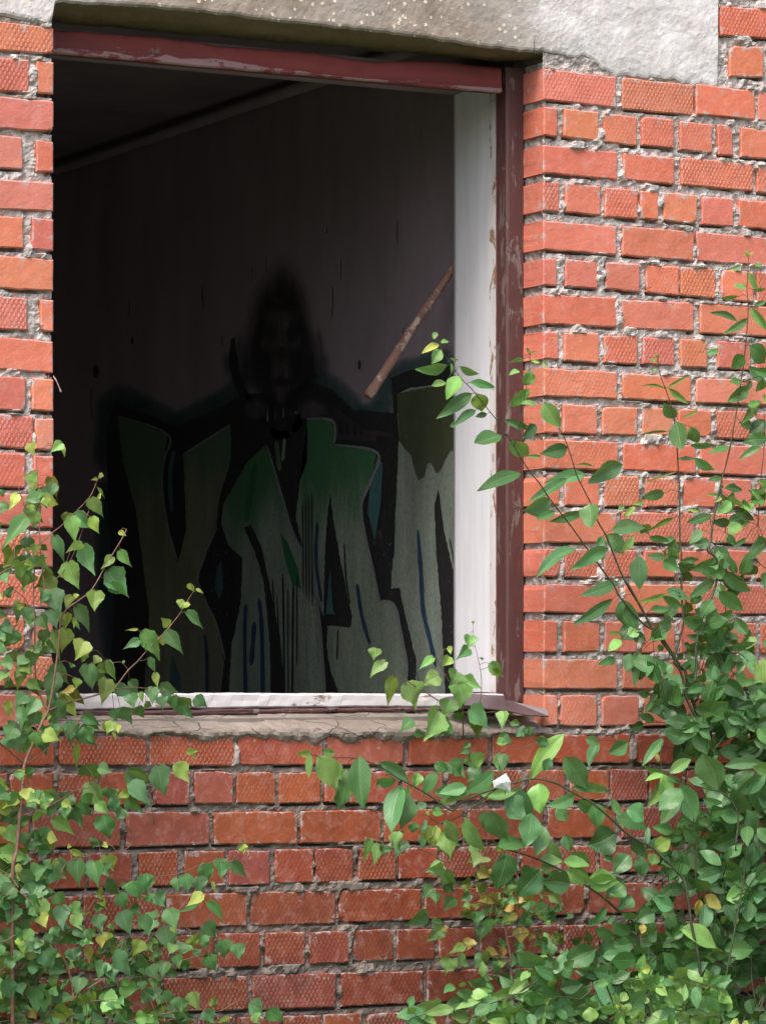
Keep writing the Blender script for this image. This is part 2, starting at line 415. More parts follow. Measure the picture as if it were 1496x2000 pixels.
# the same bond carried on past the edges of the picture
def world_rows(x0,x1,zs,zone,off=0):
    for k,z in enumerate(zs):
        hdr = (k+off)%2; pitch=.135 if hdr else .262
        x=x0+RNG.uniform(0,.05)
        while x<x1:
            w=min(pitch-.013,x1-x)
            if w>.03:
                bricks.append(([(x,z),(x+w,z),(x+w,z+.084),(x,z+.084)],zone,0))
            x+=pitch
zR=[P(1496,(r[2]+(r[5]-r[2])*(1496-r[0])/(r[3]-r[0]))).z for r in right]
xRend=P(1612,700).x
zLs=[P(0,r[2]).z for r in left]
zb=P(700,1965).z
lowz=[]
z=P(700,2050).z-.104
while z>GROUND-.1:
    lowz.append(z); z-=.104
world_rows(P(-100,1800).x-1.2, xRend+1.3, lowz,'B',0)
zl=[P(700,(r[2]+r[5])/2).z for r in low]
ztop=P(1450,-8).z
topz=[ztop+.104*k for k in range(9)]
world_rows(P(1404,0).x, xRend+1.3, topz[:3],'R',0)
world_rows(P(-300,0).x-.8, xRend+1.3, topz[3:],'R',0)

def brick_colour(zone, z, x):
    r = RNG.random()
    if zone=='L':
        base = [(.68,.185,.115),(.71,.21,.13),(.60,.16,.12),(.67,.22,.16)]
    elif zone=='R':
        base = [(.70,.20,.125),(.71,.19,.105),(.66,.175,.115),(.70,.22,.145),(.66,.19,.13),(.71,.20,.115),(.70,.205,.13)]
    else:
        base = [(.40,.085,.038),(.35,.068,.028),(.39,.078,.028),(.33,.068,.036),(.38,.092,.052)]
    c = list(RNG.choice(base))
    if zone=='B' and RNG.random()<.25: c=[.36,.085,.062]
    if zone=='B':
        damp_shade=.50+.50*min(1,max(0,(z+.78)/.55)); c=[q*damp_shade for q in c]  # damp and the bushes' shade painted into the colour, darker downward
    k = RNG.uniform(.93,1.05)
    dm = RNG.random()
    a = (RNG.uniform(.7,1.0) if dm<.24 else (RNG.uniform(.15,.4) if dm<.48 else .03))
    if (x>0 and zone!='B') : a*= .8
    return (c[0]*k, c[1]*k*RNG.uniform(.97,1.22), c[2]*k*1.1, a)

mb = MB(); EDGE=[]
RIM=.0035
def build_brick(q, zone, corner):
    (ax,az),(bx,bz),(cx_,cz),(dx,dz) = q
    Lx = (bx-ax); Lz=(dz-az)
    nx=max(4,int(Lx/.014)); nz=6
    us=[0]+[RIM/Lx+(1-2*RIM/Lx)*i/nx for i in range(nx+1)]+[1]
    vs=[0]+[RIM/Lz+(1-2*RIM/Lz)*i/nz for i in range(nz+1)]+[1]
    U,V=np.meshgrid(us,vs,indexing='ij')
    X=(ax*(1-U)+bx*U)*(1-V)+(dx*(1-U)+cx_*U)*V
    Z=(az*(1-U)+bz*U)*(1-V)+(dz*(1-U)+cz*U)*V
    out=-RNG.uniform(.000,.0045); tiltx=RNG.uniform(-.002,.002); tiltz=RNG.uniform(-.002,.002)
    Y=out+tiltx*(U-.5)+tiltz*(V-.5)+(fbm(X,Z,.03,5)-.5)*.0022
    # worn outline: push edge vertices inwards by noise, rim set back
    e=.0055
    nzx=(fbm(X,Z,.022,31)-.42)*e; 
    wl=np.exp(-U*Lx/.008); wr=np.exp(-(1-U)*Lx/.008); wb=np.exp(-V*Lz/.008); wt=np.exp(-(1-V)*Lz/.008)
    if corner==1: wl=wl*.25
    if corner==2: wr=wr*.25
    X=X+nzx*wl-nzx*wr; nzz=(fbm(X,Z,.025,77)-.42)*e; Z=Z+nzz*wb-nzz*wt
    # knocked-off corners
    for (cu,cv,sx,sz) in ((0,0,1,1),(1,0,-1,1),(1,1,-1,-1),(0,1,1,-1)):
        if RNG.random()<.16:
            s=RNG.uniform(.004,.010)
            d=np.hypot((U-cu)*Lx,(V-cv)*Lz); w=np.exp(-(d/s)**2)
            X=X+sx*w*s*.45; Z=Z+sz*w*s*.45; Y=Y+w*s*.35
    edg=np.exp(-np.minimum(np.minimum(U*Lx,(1-U)*Lx),np.minimum(V*Lz*1.3,(1-V)*Lz*.6))/.009)
    rim=np.zeros_like(U); rim[0,:]=1; rim[-1,:]=1; rim[:,0]=1; rim[:,-1]=1
    Y=Y+rim*.003
    ni,nj=U.shape
    base=len(mb.v)
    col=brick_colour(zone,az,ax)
    pts=np.stack([X,Y,Z],-1).reshape(-1,3).tolist()
    mb.v+=[tuple(p) for p in pts]; mb.c+=[col]*len(pts); EDGE.extend(edg.ravel().tolist())
    for i in range(ni-1):
        for j in range(nj-1):
            a=base+i*nj+j
            mb.f.append((a,a+nj,a+nj+1,a+1)); mb.m.append(0)
    # sides: the deep ones are the jamb bricks, seen end-on in the reveal
    depth=.045
    loop=[(i,0) for i in range(ni)]+[(ni-1,j) for j in range(1,nj)]+[(i,nj-1) for i in range(ni-2,-1,-1)]+[(0,j) for j in range(nj-2,0,-1)]
    idx=[i*nj+j for i,j in loop]
    b0=len(mb.v)
    dd = .150 if corner else depth
    cs=col[:3]+(0.0,)
    for k in idx:
        p=pts[k]; mb.v.append(tuple(p)); mb.c.append(cs); EDGE.append(.5)
    for k in idx:
        p=pts[k]; mb.v.append((p[0]+(RNG.uniform(-.001,.001) if corner else 0),dd,p[2])); mb.c.append(cs); EDGE.append(.3)
    n=len(idx)
    for k in range(n):
        a=b0+k; b=b0+(k+1)%n; c=b0+n+(k+1)%n; d=b0+n+k
        mb.f.append((b,a,d,c)); mb.m.append(0)
for q,zn,cn in bricks: build_brick(q,zn,cn)
brick_obj = mb.build('brickwork', M['brick'], bld, label='weathered orange-red bricks, some stamped with diamond dimples', smooth=False)
_e=brick_obj.data.attributes.new('edge','FLOAT','POINT'); _e.data.foreach_set('value',EDGE)

poly=[(-260,-5),(-120,12),(-20,26),(40,36),(95,47),(103,30),(106,4),(150,6),(300,14),(430,28),(600,47),(800,70),(1000,99),(1100,108),(1140,112),(1168,124),(1190,144),(1212,148),(1300,160),(1358,168),(1408,172)]
def low_edge(px):
    for (a,b) in zip(poly[:-1],poly[1:]):
        if a[0]<=px<=b[0]:
            t=(px-a[0])/(b[0]-a[0]); return a[1]+(b[1]-a[1])*t
    return poly[-1][1]
def px_of(x,y=0.0):
    v=Vector((x,y,0))-CAM; return CX+F*v.dot(rgt)/v.dot(fwd)
# ---- mortar: one rough height field over the wall face, cut out at the window
def mortar_field(x0,x1,z0,z1,step,name_out):
    nx=int((x1-x0)/step)+1; nz=int((z1-z0)/step)+1
    xs=np.linspace(x0,x1,nx); zs=np.linspace(z0,z1,nz)
    X,Z=np.meshgrid(xs,zs,indexing='ij')
    D_=np.full(X.shape,-1.0)         # how far inside a brick
    G_=np.zeros(X.shape)             # gap just under a brick
    for q,zn,cn in bricks:
        bx0=min(q[0][0],q[3][0]); bx1=max(q[1][0],q[2][0]); bz0=min(q[0][1],q[1][1]); bz1=max(q[2][1],q[3][1])
        i0=max(0,int((bx0-.02-x0)/step)); i1=min(nx,int((bx1+.02-x0)/step)+2)
        j0=max(0,int((bz0-.02-z0)/step)); j1=min(nz,int((bz1+.02-z0)/step)+2)
        if i0>=i1 or j0>=j1: continue
        xx=X[i0:i1,j0:j1]; zz=Z[i0:i1,j0:j1]
        u=np.clip((xx-bx0)/(bx1-bx0),0,1)
        lo=q[0][1]+(q[1][1]-q[0][1])*u; hi=q[3][1]+(q[2][1]-q[3][1])*u
        d=np.minimum(np.minimum(xx-bx0,bx1-xx),np.minimum(zz-lo,hi-zz))
        D_[i0:i1,j0:j1]=np.maximum(D_[i0:i1,j0:j1],d)
        under=((lo-zz)>-.001)&((lo-zz)<.0065)&(xx>bx0)&(xx<bx1)
        G_[i0:i1,j0:j1]=np.maximum(G_[i0:i1,j0:j1],under*1.0)
    n=fbm(X,Z,.022,3,4); nb=fbm(X,Z,.16,8,3); nf=fbm(X,Z,.009,13,2)
    Y=.0055+(.5-n)*.017+(.5-nf)*.007+(.5-nb)*.008
    Y+=np.where(D_>0, D_*.9, 0)
    smear=np.clip((fbm(X,Z,.055,21,4)-.585)*10,0,1)
    Y-=smear*.013*np.exp(-np.clip(D_,0,1)/.012)
    gapn=np.clip((fbm(X,Z,.10,41,3)-.36)*5,0,1)
    Y+=G_*gapn*.022
    Y=np.where(D_>.03, np.maximum(Y,.012), Y)
    Y=np.maximum(Y,-.008)
    lowz_=np.array([P(q,low_edge(q)).z for q in [px_of(x) for x in xs]])
    Y=np.where((Z>lowz_[:,None]+.012)&(X<P(1398,60).x), np.maximum(Y,.012), Y)
    return X,Z,Y,D_
# window opening (the mortar grid is dropped inside it)
zHEADo = P(600,60).z
zSILLo = P(600,1415).z
gx0=P(-70,900).x; gx1=P(1620,700).x; gz0=P(700,2090).z; gz1=P(1300,-60).z
STEP=.0048
X,Z,Y,DD=mortar_field(gx0,gx1,gz0,gz1,STEP,'')
nx,nz=X.shape
inside=(X>XL-.0005)&(X<XR+.0005)&(Z>zSILLo)&(Z<P(104,4).z+.02)
# snap columns nearest the jambs onto them so that the reveal meets the face
iL=np.argmin(abs(X[:,0]-(XL))); iR=np.argmin(abs(X[:,0]-(XR)))
X[iL,:]=XL-.002; X[iR,:]=XR+.002
Y[iL,:]=np.maximum(Y[iL,:],.005); Y[iR,:]=np.maximum(Y[iR,:],.005)
ok=np.ones((nx-1,nz-1),bool)
ii=np.arange(nx-1)[:,None]; jz=(Z[:-1,:-1]+Z[1:,1:])/2
hole=(ii>=iL)&(ii<iR)&(jz>zSILLo-.012)
ok&=~hole
# the area behind the lintel is covered by the lintel itself
idx=np.arange(nx*nz).reshape(nx,nz)
sel=np.argwhere(ok)
F4=np.stack([idx[:-1,:-1][ok],idx[1:,:-1][ok],idx[1:,1:][ok],idx[:-1,1:][ok]],-1)
used=np.unique(F4); remap=np.full(nx*nz,-1); remap[used]=np.arange(len(used))
V=np.stack([X.ravel()[used],Y.ravel()[used],Z.ravel()[used]],-1)
# mortar paler above the sill, darker below
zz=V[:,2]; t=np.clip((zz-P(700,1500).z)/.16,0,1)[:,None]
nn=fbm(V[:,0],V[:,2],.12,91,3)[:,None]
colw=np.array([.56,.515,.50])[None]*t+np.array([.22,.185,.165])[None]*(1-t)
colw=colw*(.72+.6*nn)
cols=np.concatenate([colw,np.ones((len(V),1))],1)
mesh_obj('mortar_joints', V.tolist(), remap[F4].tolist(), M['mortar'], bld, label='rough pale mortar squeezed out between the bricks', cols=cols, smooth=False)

# reveal mortar of the right jamb (faces left) and the left jamb
def reveal(xpos, sgn, nm):
    z0=zSILLo-.05; z1=P(1061,118).z
    ny=28; nzr=int((z1-z0)/.006)
    ys=np.linspace(.004,.16,ny); zs=np.linspace(z0,z1,nzr)
    Yr,Zr=np.meshgrid(ys,zs,indexing='ij')
    n=fbm(Yr+5,Zr,.02,51,4)
    Xr=xpos+sgn*(.008+(.5-n)*.014)
    vs=np.stack([Xr,Yr,Zr],-1).reshape(-1,3)
    fs=[]
    for i in range(ny-1):
        for j in range(nzr-1):
            a=i*nzr+j; fs.append((a,a+1,a+nzr+1,a+nzr) if sgn>0 else (a,a+nzr,a+nzr+1,a+1))
    cc=np.tile(np.array([.40,.36,.35,1.0]),(len(vs),1))
    mesh_obj(nm, vs.tolist(), fs, M['mortar'], bld, cols=cc)
reveal(XR,1,'reveal_mortar'); reveal(XL,-1,'reveal_mortar')

# wall core behind the facing bricks (solid, closes the room)
zH=P(1000,110,-.125).z
XRi=P(960,800,-.215).x           # room side of the right frame
XRb=P(887,800,-.44).x
TB=.44
zS_core=P(600,1392,-.12).z
zH_core=P(500,60,-.125).z
core=MB()
xw0,xw1=-3.2,4.2; zt=3.2
zfl=GROUND-.3
core.box(xw0,XL-.012,.046,TB,zfl,zt)
core.box(XR+.022,xw1,.046,TB,zfl,zt)
core.box(XL-.0119,XR+.0219,.046,TB,zfl,zS_core-.012)
core.box(XL-.0119,XR+.0219,.19,TB,P(104,40,-.125).z+.09,zt)
core.build('wall_core', M['core'], bld)
# plain wall beyond the modelled bond
far=MB()
far.box(xw0,P(-200,900).x-1.05,-.0,.045,zfl,zt); far.box(xRend+1.36,xw1,-.0,.045,zfl,zt)
far.box(P(-200,900).x-1.05+.001,xRend+1.359,.014,.045,topz[0]-.03,zt); far.box(P(-200,900).x-1.05+.001,gx0,.014,.045,zfl,topz[0]-.031)
far.box(gx1,xRend+1.359,.014,.045,zfl,topz[0]-.031); far.box(gx0+.001,gx1-.001,.014,.045,zfl,gz0)
far.c=[(.42,.37,.35,1)]*len(far.v)
far.build('backing_mortar', M['mortar'], bld)

# ---- lintel: displaced face, ragged lower edge, soffit running back and slightly down to the frame
xa=P(-260,0).x; xb=P(1400,60).x
n=420; cols_x=np.linspace(xa,xb,n)
ztopL=P(700,-130).z
rows=[]
NZ=46
Xs=np.zeros((n,NZ)); Zs=np.zeros((n,NZ))
for i,x in enumerate(cols_x):
    px=px_of(x); py=low_edge(px)
    zb_=P(px,py).z + (float(fbm(np.array([x]),np.array([0.3]),.035,61,4)[0])-.5)*(.010 if px<1040 else .034)
    t=np.linspace(0,1,NZ)**1.0
    Zs[i,:]=zb_+(ztopL-zb_)*t; Xs[i,:]=x
Ys=-.006+(.5-fbm(Xs,Zs,.10,71,3))*.006+(.5-fbm(Xs,Zs,.012,73,3))*.0025
Ys[:,0]+=.006; Ys[:,1]+=.0015
Ys+= (Xs>P(1040,60).x)*np.exp(-(Zs-Zs[:,:1])/.03)*.007
vs=np.stack([Xs,Ys,Zs],-1).reshape(-1,3).tolist(); fs=[]
for i in range(n-1):
    for j in range(NZ-1):
        a=i*NZ+j; fs.append((a,a+NZ,a+NZ+1,a+1))
# soffit strips
nsf=9; base=len(vs)
for i,x in enumerate(cols_x):
    px=px_of(x)
    if 104<=px<=1060:
        pyb = 40+(120-40)*(px-104)/(1021-104)
        zb2=P(px,pyb,-.125).z
    else: zb2=Zs[i,0]
    zb2=min(zb2,Zs[i,0]) if px<1060 else Zs[i,0]
    for k in range(nsf):
        t=(k+1)/nsf
        yy=Ys[i,0]+(.150-Ys[i,0])*t
        z_=Zs[i,0]+(zb2-Zs[i,0])*(t**.8)+(float(fbm(np.array([x]),np.array([yy]),.03,81,3)[0])-.5)*.008
        vs.append((x,yy,z_))
for i in range(n-1):
    for k in range(nsf):
        a = (i*NZ) if k==0 else base+i*nsf+k-1
        b = ((i+1)*NZ) if k==0 else base+(i+1)*nsf+k-1
        c = base+(i+1)*nsf+k; d = base+i*nsf+k
        fs.append((a,d,c,b))
# right end face and back, so it is a solid beam
e0=len(vs)
vs += [(xb,.17,Zs[-1,0]),(xb,.17,ztopL),(xa,.17,Zs[0,0]),(xa,.17,ztopL)]
fs.append(tuple([(n-1)*NZ+j for j in range(NZ)]+[e0+1,e0]))
fs.append(tuple([j for j in range(NZ-1,-1,-1)]+[e0+2,e0+3]))
fs.append((NZ-1,(n-1)*NZ+NZ-1,e0+1,e0+3))
lintel = mesh_obj('concrete_lintel', vs, fs, M['concrete'], bld, label='long concrete lintel over the window, pebbly brown at left and pale cement render at right')
# cement smear right of the lintel end
# ---- window frame
win = MB()
yF=.105
def head_z(px,py): return P(px,py,-yF).z
xHL=XL-.004; xPost=P(990,700,-yF).x; xJ=P(1023,700,-yF).x
# head board: wavy, peeling top edge
hn=160; hx=np.linspace(XL-.02,P(979,178,-yF).x,hn)
topc=[(60,50),(108,56),(260,66),(330,72),(400,82),(430,88),(500,92),(560,96),(620,100),(680,112),(740,119),(800,117),(860,118),(940,126),(1030,134)]
def interp(tab,x):
    if x<=tab[0][0]: return tab[0][1]
    for a,b in zip(tab[:-1],tab[1:]):
        if x<=b[0]: return a[1]+(b[1]-a[1])*(x-a[0])/(b[0]-a[0])
    return tab[-1][1]
vs=[];fs=[]
NH=9
for i,x in enumerate(hx):
    px=px_of(x,yF)
    zt_=P(px,interp(topc,px),-yF).z; zb_=P(px,101+(178-101)*(px-107)/(978-107),-yF).z
    for j in range(NH):
        t=j/(NH-1); z_=zb_+(zt_-zb_)*t
        bulge=-.010*math.exp(-((t-.35)/.3)**2)*float(fbm(np.array([x]),np.array([.1]),.10,23,3)[0])
        crease=(float(fbm(np.array([x*1.0]),np.array([z_+x*.7]),.045,29,3)[0])-.5)*.014
        y_=yF+bulge+crease*(.3+.7*t)+(.012 if t>.9 else 0)
        vs.append((x,y_,z_))
    vs.append((x,yF+.055,zb_+.002)); vs.append((x,yF+.055,zt_))
st=NH+2
for i in range(hn-1):
    for j in range(NH-1):
        a=i*st+j; fs.append((a,a+st,a+st+1,a+1))
    fs.append((i*st,i*st+NH,(i+1)*st+NH,(i+1)*st)); 
    fs.append((i*st+NH-1,(i+1)*st+NH-1,(i+1)*st+NH+1,i*st+NH+1))
    fs.append((i*st+NH,i*st+NH+1,(i+1)*st+NH+1,(i+1)*st+NH))
# the window is a part of the building; its boards are the pieces of that part
zPostB=P(1000,1371,-yF).z; zPostT=P(1000,131,-yF).z
def board(x0,x1,y0,y1,z0,z1,nzs,amp,seed,bev=.003):
    """a weathered upright board: chamfered edges, slight waviness"""
    prof=[(x0,y1),(x0,y0+bev),(x0+bev,y0),(x0+(x1-x0)*.33,y0+.0),(x0+(x1-x0)*.66,y0),(x1-bev,y0),(x1,y0+bev),(x1,y1)]
    v=[];f=[]
    zs=np.linspace(z0,z1,nzs)
    for z_ in zs:
        for k,(x_,y_) in enumerate(prof):
            o=(float(fbm(np.array([x_*3+k]),np.array([z_]),.09,seed,3)[0])-.5)*amp
            oo=(float(fbm(np.array([x_*3+k+9]),np.array([z_]),.05,seed+3,3)[0])-.5)*amp
            v.append((x_+o*(0 if k in(0,7) else 1),y_+oo,z_))
    m_=len(prof)
    for i in range(nzs-1):
        for k in range(m_-1):
            a=i*m_+k; f.append((a,a+1,a+m_+1,a+m_)[::-1])
    f.append(tuple(range(m_))); f.append(tuple(range((nzs-1)*m_,nzs*m_))[::-1])
    return v,f
pv,pf=board(xPost,xJ+.004,yF,yF+.055,zPostB,zPostT,90,.003,101,.006)
window = mesh_obj('window', pv, pf, M['maroon'], bld, label='open window without glass, maroon outer frame and white inner lining')
mesh_obj('frame_head', vs, fs, M['red'], window, label='red painted head board with wrinkled peeling paint', smooth=True).matrix_parent_inverse=Matrix.Identity(4)
def sub(name, v, f, mat, **k):
    o=mesh_obj(name, v, f, mat, None, **k); o.parent=window; return o
# left post, hidden behind the left pier
v,f=board(XL-.03,XL+.018,yF+.002,yF+.055,zPostB,P(104,80,-yF).z,40,.002,111,.004); sub('frame_post',v,f,M['maroon'])
# pale beading, outer and white inner strips of the right post
xs1=P(975,700,-(yF+.056)).x
v,f=board(xs1,xPost+.02,yF+.056,yF+.075,zPostB,P(978,176,-(yF+.056)).z,90,.0022,121,.003); sub('stop_bead',v,f,M['pink'])
xs2=P(961,700,-(yF+.1)).x
v,f=board(xs2,xPost+.03,yF+.0755,yF+.115,P(965,1353,-.2).z,P(978,172,-(yF+.06)).z,90,.003,131,.003); sub('inner_post',v,f,M['whiteflake'], label='narrow white strip with flaking paint')
xl0=P(958,700,-(yF+.12)).x; xl1=P(887,700,-TB).x
# broad white lining board of the right reveal
nl=14; nzl=80; zl0=P(920,1352,-.3).z; zl1=P(930,160,-.3).z+.03
v=[];f=[]
ysl=np.linspace(yF+.1155,TB+.004,nl); zsl=np.linspace(zl0,zl1,nzl)
for i,yy in enumerate(ysl):
    t=i/(nl-1)
    for z_ in zsl:
        o=(float(fbm(np.array([yy*2]),np.array([z_]),.2,141,3)[0])-.5)*.006 + ((float(fbm(np.array([1.0]),np.array([z_]),.06,147,3)[0])-.5)*.007 if i==nl-1 else 0)
        v.append((xl0+(xl1-xl0)*t+o*.4,yy+(o if i==nl-1 else 0),z_))
nv=len(v)
v+=[(a[0]+.03,a[1],a[2]) for a in v[:]]
for i in range(nl-1):
    for j in range(nzl-1):
        a=i*nzl+j; f.append((a,a+1,a+nzl+1,a+nzl)); f.append((nv+a,nv+a+nzl,nv+a+nzl+1,nv+a+1))
for j in range(nzl-1):
    a=(nl-1)*nzl+j; f.append((a,a+1,nv+a+1,nv+a)); a=j; f.append((a,nv+a,nv+a+1,a+1))
sub('lining_board',v,f,M['white'],label='broad white painted lining board of the right reveal',smooth=True)
# filler behind lining, left lining, head lining
mbx=MB(); mbx.box(xl1+.031,XR+.03,yF+.116,TB,zl0-.02,zt-1.2); mbx.build('reveal_filler',M['core'],bld)
mbx=MB(); mbx.box(XL-.011,XL+.012,yF+.056,TB,zl0,P(104,80,-.2).z); o=mbx.build('lining_board',M['white']); o.parent=window; o['label']='lining board of the left reveal, hidden behind the brick pier'
mbx=MB(); 
zc0=P(300,112,-.2).z+.02
mbx.box(XL-.011,XR+.03,yF+.0762,TB-.001,zc0,zc0+.03); o=mbx.build('head_lining',M['plaster']); o.parent=window
# bottom rail (flaking white) and red strip beneath it
def hboard(tops,bots,y0,y1,xs,seed,amp):
    v=[];f=[]
    for i,x in enumerate(xs):
        px=px_of(x,y0); zt_=P(px,interp(tops,px),-y0).z; zb_=P(px,interp(bots,px),-y0).z
        o=(float(fbm(np.array([x]),np.array([.2]),.05,seed,3)[0])-.5)*amp
        o2=(float(fbm(np.array([x]),np.array([.9]),.03,seed+5,3)[0])-.5)*amp
        b=.004
        for (yy,z_) in ((y1,zb_+o),(y0+b,zb_+o),(y0,zb_+b+o),(y0+o2,(zb_+zt_)/2),(y0,zt_-b+o2),(y0+b,zt_+o2),(y1,zt_+o2)):
            v.append((x,yy,z_))
    m_=7
    for i in range(len(xs)-1):
        for k in range(m_-1):
            a=i*m_+k; f.append((a,a+m_,a+m_+1,a+1))
    f.append(tuple(range(m_))[::-1]); f.append(tuple(range((len(xs)-1)*m_,len(xs)*m_)))
    return v,f
v,f=hboard([(60,1356),(400,1355),(980,1356)],[(60,1388),(400,1384),(700,1381),(980,1382)],yF-.004,yF+.10,np.linspace(XL-.002,P(982,1360,-yF).x,140),201,.005)
sub('bottom_rail',v,f,M['rail'],label='horizontal bottom rail with flaking white paint')
v,f=hboard([(60,1390),(400,1386),(700,1383),(980,1384)],[(60,1401),(400,1398),(700,1391),(980,1391)],yF-.016,yF+.06,np.linspace(XL-.002,P(1000,1360,-yF).x,140),211,.005)
sub('bottom_strip',v,f,M['maroon'],label='thin red-brown strip under the white rail')
hb=lambda x: 101+(178-101)*(x-107)/(978-107)
v,f=hboard([(x,hb(x)-k) for x,k in ((60,9),(200,12),(300,7),(330,17),(350,10),(430,16),(520,10),(600,5),(700,3),(980,7))],[(60,hb(60)+2),(980,hb(980)+2)],yF-.013,yF-.004,np.linspace(XL-.002,P(976,176,-yF).x,160),261,.004)
sub('peeled_edge',v,f,M['peel'],label='pinkish white peeled lower edge of the head board')
# sloping cement sill with broken front edge
xs=np.linspace(XL-.012,P(1075,1420,0).x,220); v=[];f=[]; NS=16
frontc=[(60,1424),(200,1432),(300,1436),(420,1440),(600,1446),(760,1444),(900,1440),(1000,1436),(1100,1436)]
for i,x in enumerate(xs):
    for k in range(NS):
        t=k/(NS-1)
        if t<.75:
            u=t/.75; yy=(yF-.01)*(1-u)+(-.006)*u
            pxk=px_of(x,yy); zbk=P(px_of(x,yF),1393 if px_of(x,yF)>500 else 1398,-yF).z; zfk=P(px_of(x,0),1425,0).z
            z_=zbk+(zfk-zbk)*u**1.2+(float(fbm(np.array([x]),np.array([yy]),.05,221,4)[0])-.5)*.010
        else:
            u=(t-.75)/.25; 
            zfk=P(px_of(x,0),1425,0).z; zlo=P(px_of(x,0),interp(frontc,px_of(x,0)),0).z+(float(fbm(np.array([x]),np.array([.7]),.05,231,4)[0])-.5)*.05
            zlo=min(zlo,zfk-.004)-.006
            z_=zfk+(zlo-zfk)*u; yy=-.006-.006*math.sin(u*3.1)+(float(fbm(np.array([x]),np.array([z_]),.02,241,3)[0])-.5)*.014+.010*u*u
        v.append((x,yy,z_))
for i in range(len(xs)-1):
    for k in range(NS-1):
        a=i*NS+k; f.append((a,a+1,a+NS+1,a+NS))
sub('window_sill',v,f,M['sillcement'],label='crumbling cement sill sloping down to the bricks')
# folded sheet-metal flashing at the right end of the sill
v=[P(872,1362,-.10),P(905,1354,-.11),P(985,1357,-.11),P(987,1366,-.09), P(874,1373,-.02),P(915,1378,.015),P(950,1384,.02),P(990,1388,.025),
   P(1000,1370,-.06),P(1068,1386,.02),P(1072,1399,.035),P(1030,1397,.035)]
f=[(0,4,5,1),(1,5,6,2),(2,6,7,3),(3,7,11,8),(8,11,10,9)]
o=sub('sill_flashing',v,f,M['flash'],label='bent brown sheet-metal flashing sticking out past the right jamb')
sm=o.modifiers.new('thick','SOLIDIFY'); sm.thickness=.003; 

# ---- the room behind
XP=.505                                       # face of the partition carrying the graffiti
HC=PX(600,150,XP).z                           # ceiling height, from the ceiling line in the photo
yB=5.2; xRoomL=-2.6; zFl=GROUND+.15
g=MB(); 
ny_,nz_=60,40
ys_=np.linspace(TB+.001,yB,ny_); zs_=np.linspace(zFl,HC,nz_)
YY,ZZ=np.meshgrid(ys_,zs_,indexing='ij')
XX=XP+(fbm(YY,ZZ,.5,301,3)-.5)*.004
vv=np.stack([XX,YY,ZZ],-1).reshape(-1,3).tolist(); ff=[]
for i in range(ny_-1):
    for j in range(nz_-1):
        a=i*nz_+j; ff.append((a,a+1,a+nz_+1,a+nz_))
nb_=len(vv); vv+=[(XP+.14,TB+.001,zFl),(XP+.14,yB,zFl),(XP+.14,yB,HC),(XP+.14,TB+.001,HC)]
ff.append((nb_,nb_+1,nb_+2,nb_+3))
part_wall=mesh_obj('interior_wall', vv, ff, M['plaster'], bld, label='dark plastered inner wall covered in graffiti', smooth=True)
oy0,oy1,oz0,oz1=2.4,3.2,.15,.80   # opening added in the unseen side wall to brighten the inner wall
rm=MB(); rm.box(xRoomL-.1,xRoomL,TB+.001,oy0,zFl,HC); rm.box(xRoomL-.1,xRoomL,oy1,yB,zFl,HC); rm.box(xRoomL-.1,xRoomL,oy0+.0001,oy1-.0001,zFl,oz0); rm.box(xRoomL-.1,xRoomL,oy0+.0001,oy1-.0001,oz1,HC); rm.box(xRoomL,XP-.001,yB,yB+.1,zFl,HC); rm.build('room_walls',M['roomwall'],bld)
rm=MB(); rm.box(xRoomL,XP+.14,TB+.001,yB+.1,HC+.001,HC+.15); rm.build('ceiling',M['ceiling'],bld)
rm=MB(); rm.box(xRoomL,XP+.14,TB+.001,yB+.1,zFl-.1,zFl-.001); rm.build('room_floor',M['floor'],bld)
# pipe along the top of the inner wall
def tube(pts, radii, sides=8, cap=True):
    v=[];f=[]
    pts=[Vector(p) for p in pts]
    up=Vector((.13,.21,.97))
    for i,p in enumerate(pts):
        a=pts[max(0,i-1)]; b=pts[min(len(pts)-1,i+1)]; t=(b-a)
        if t.length<1e-6: t=Vector((0,0,1))
        t.normalize(); s=t.cross(up)
        if s.length<1e-3: s=t.cross(Vector((1,0,0)))
        s.normalize(); w=s.cross(t)
        r=radii[i] if isinstance(radii,(list,tuple)) else radii
        for k in range(sides):
            an=2*math.pi*k/sides; v.append(p+s*math.cos(an)*r+w*math.sin(an)*r)
    for i in range(len(pts)-1):
        for k in range(sides):
            a=i*sides+k; b=i*sides+(k+1)%sides; f.append((a,b,b+sides,a+sides))
    if cap:
        f.append(tuple(range(sides))[::-1]); n_=len(pts)-1; f.append(tuple(range(n_*sides,(n_+1)*sides)))
    return v,f
v,f=tube([(XP-.03,TB+.05,HC-.035),(XP-.03,2.6,HC-.037),(XP-.03,yB-.02,HC-.037)],.019,14)
mesh_obj('ceiling_pipe', v,f, M['plaster'], bld, label='pipe running along the top of the inner wall', smooth=True)
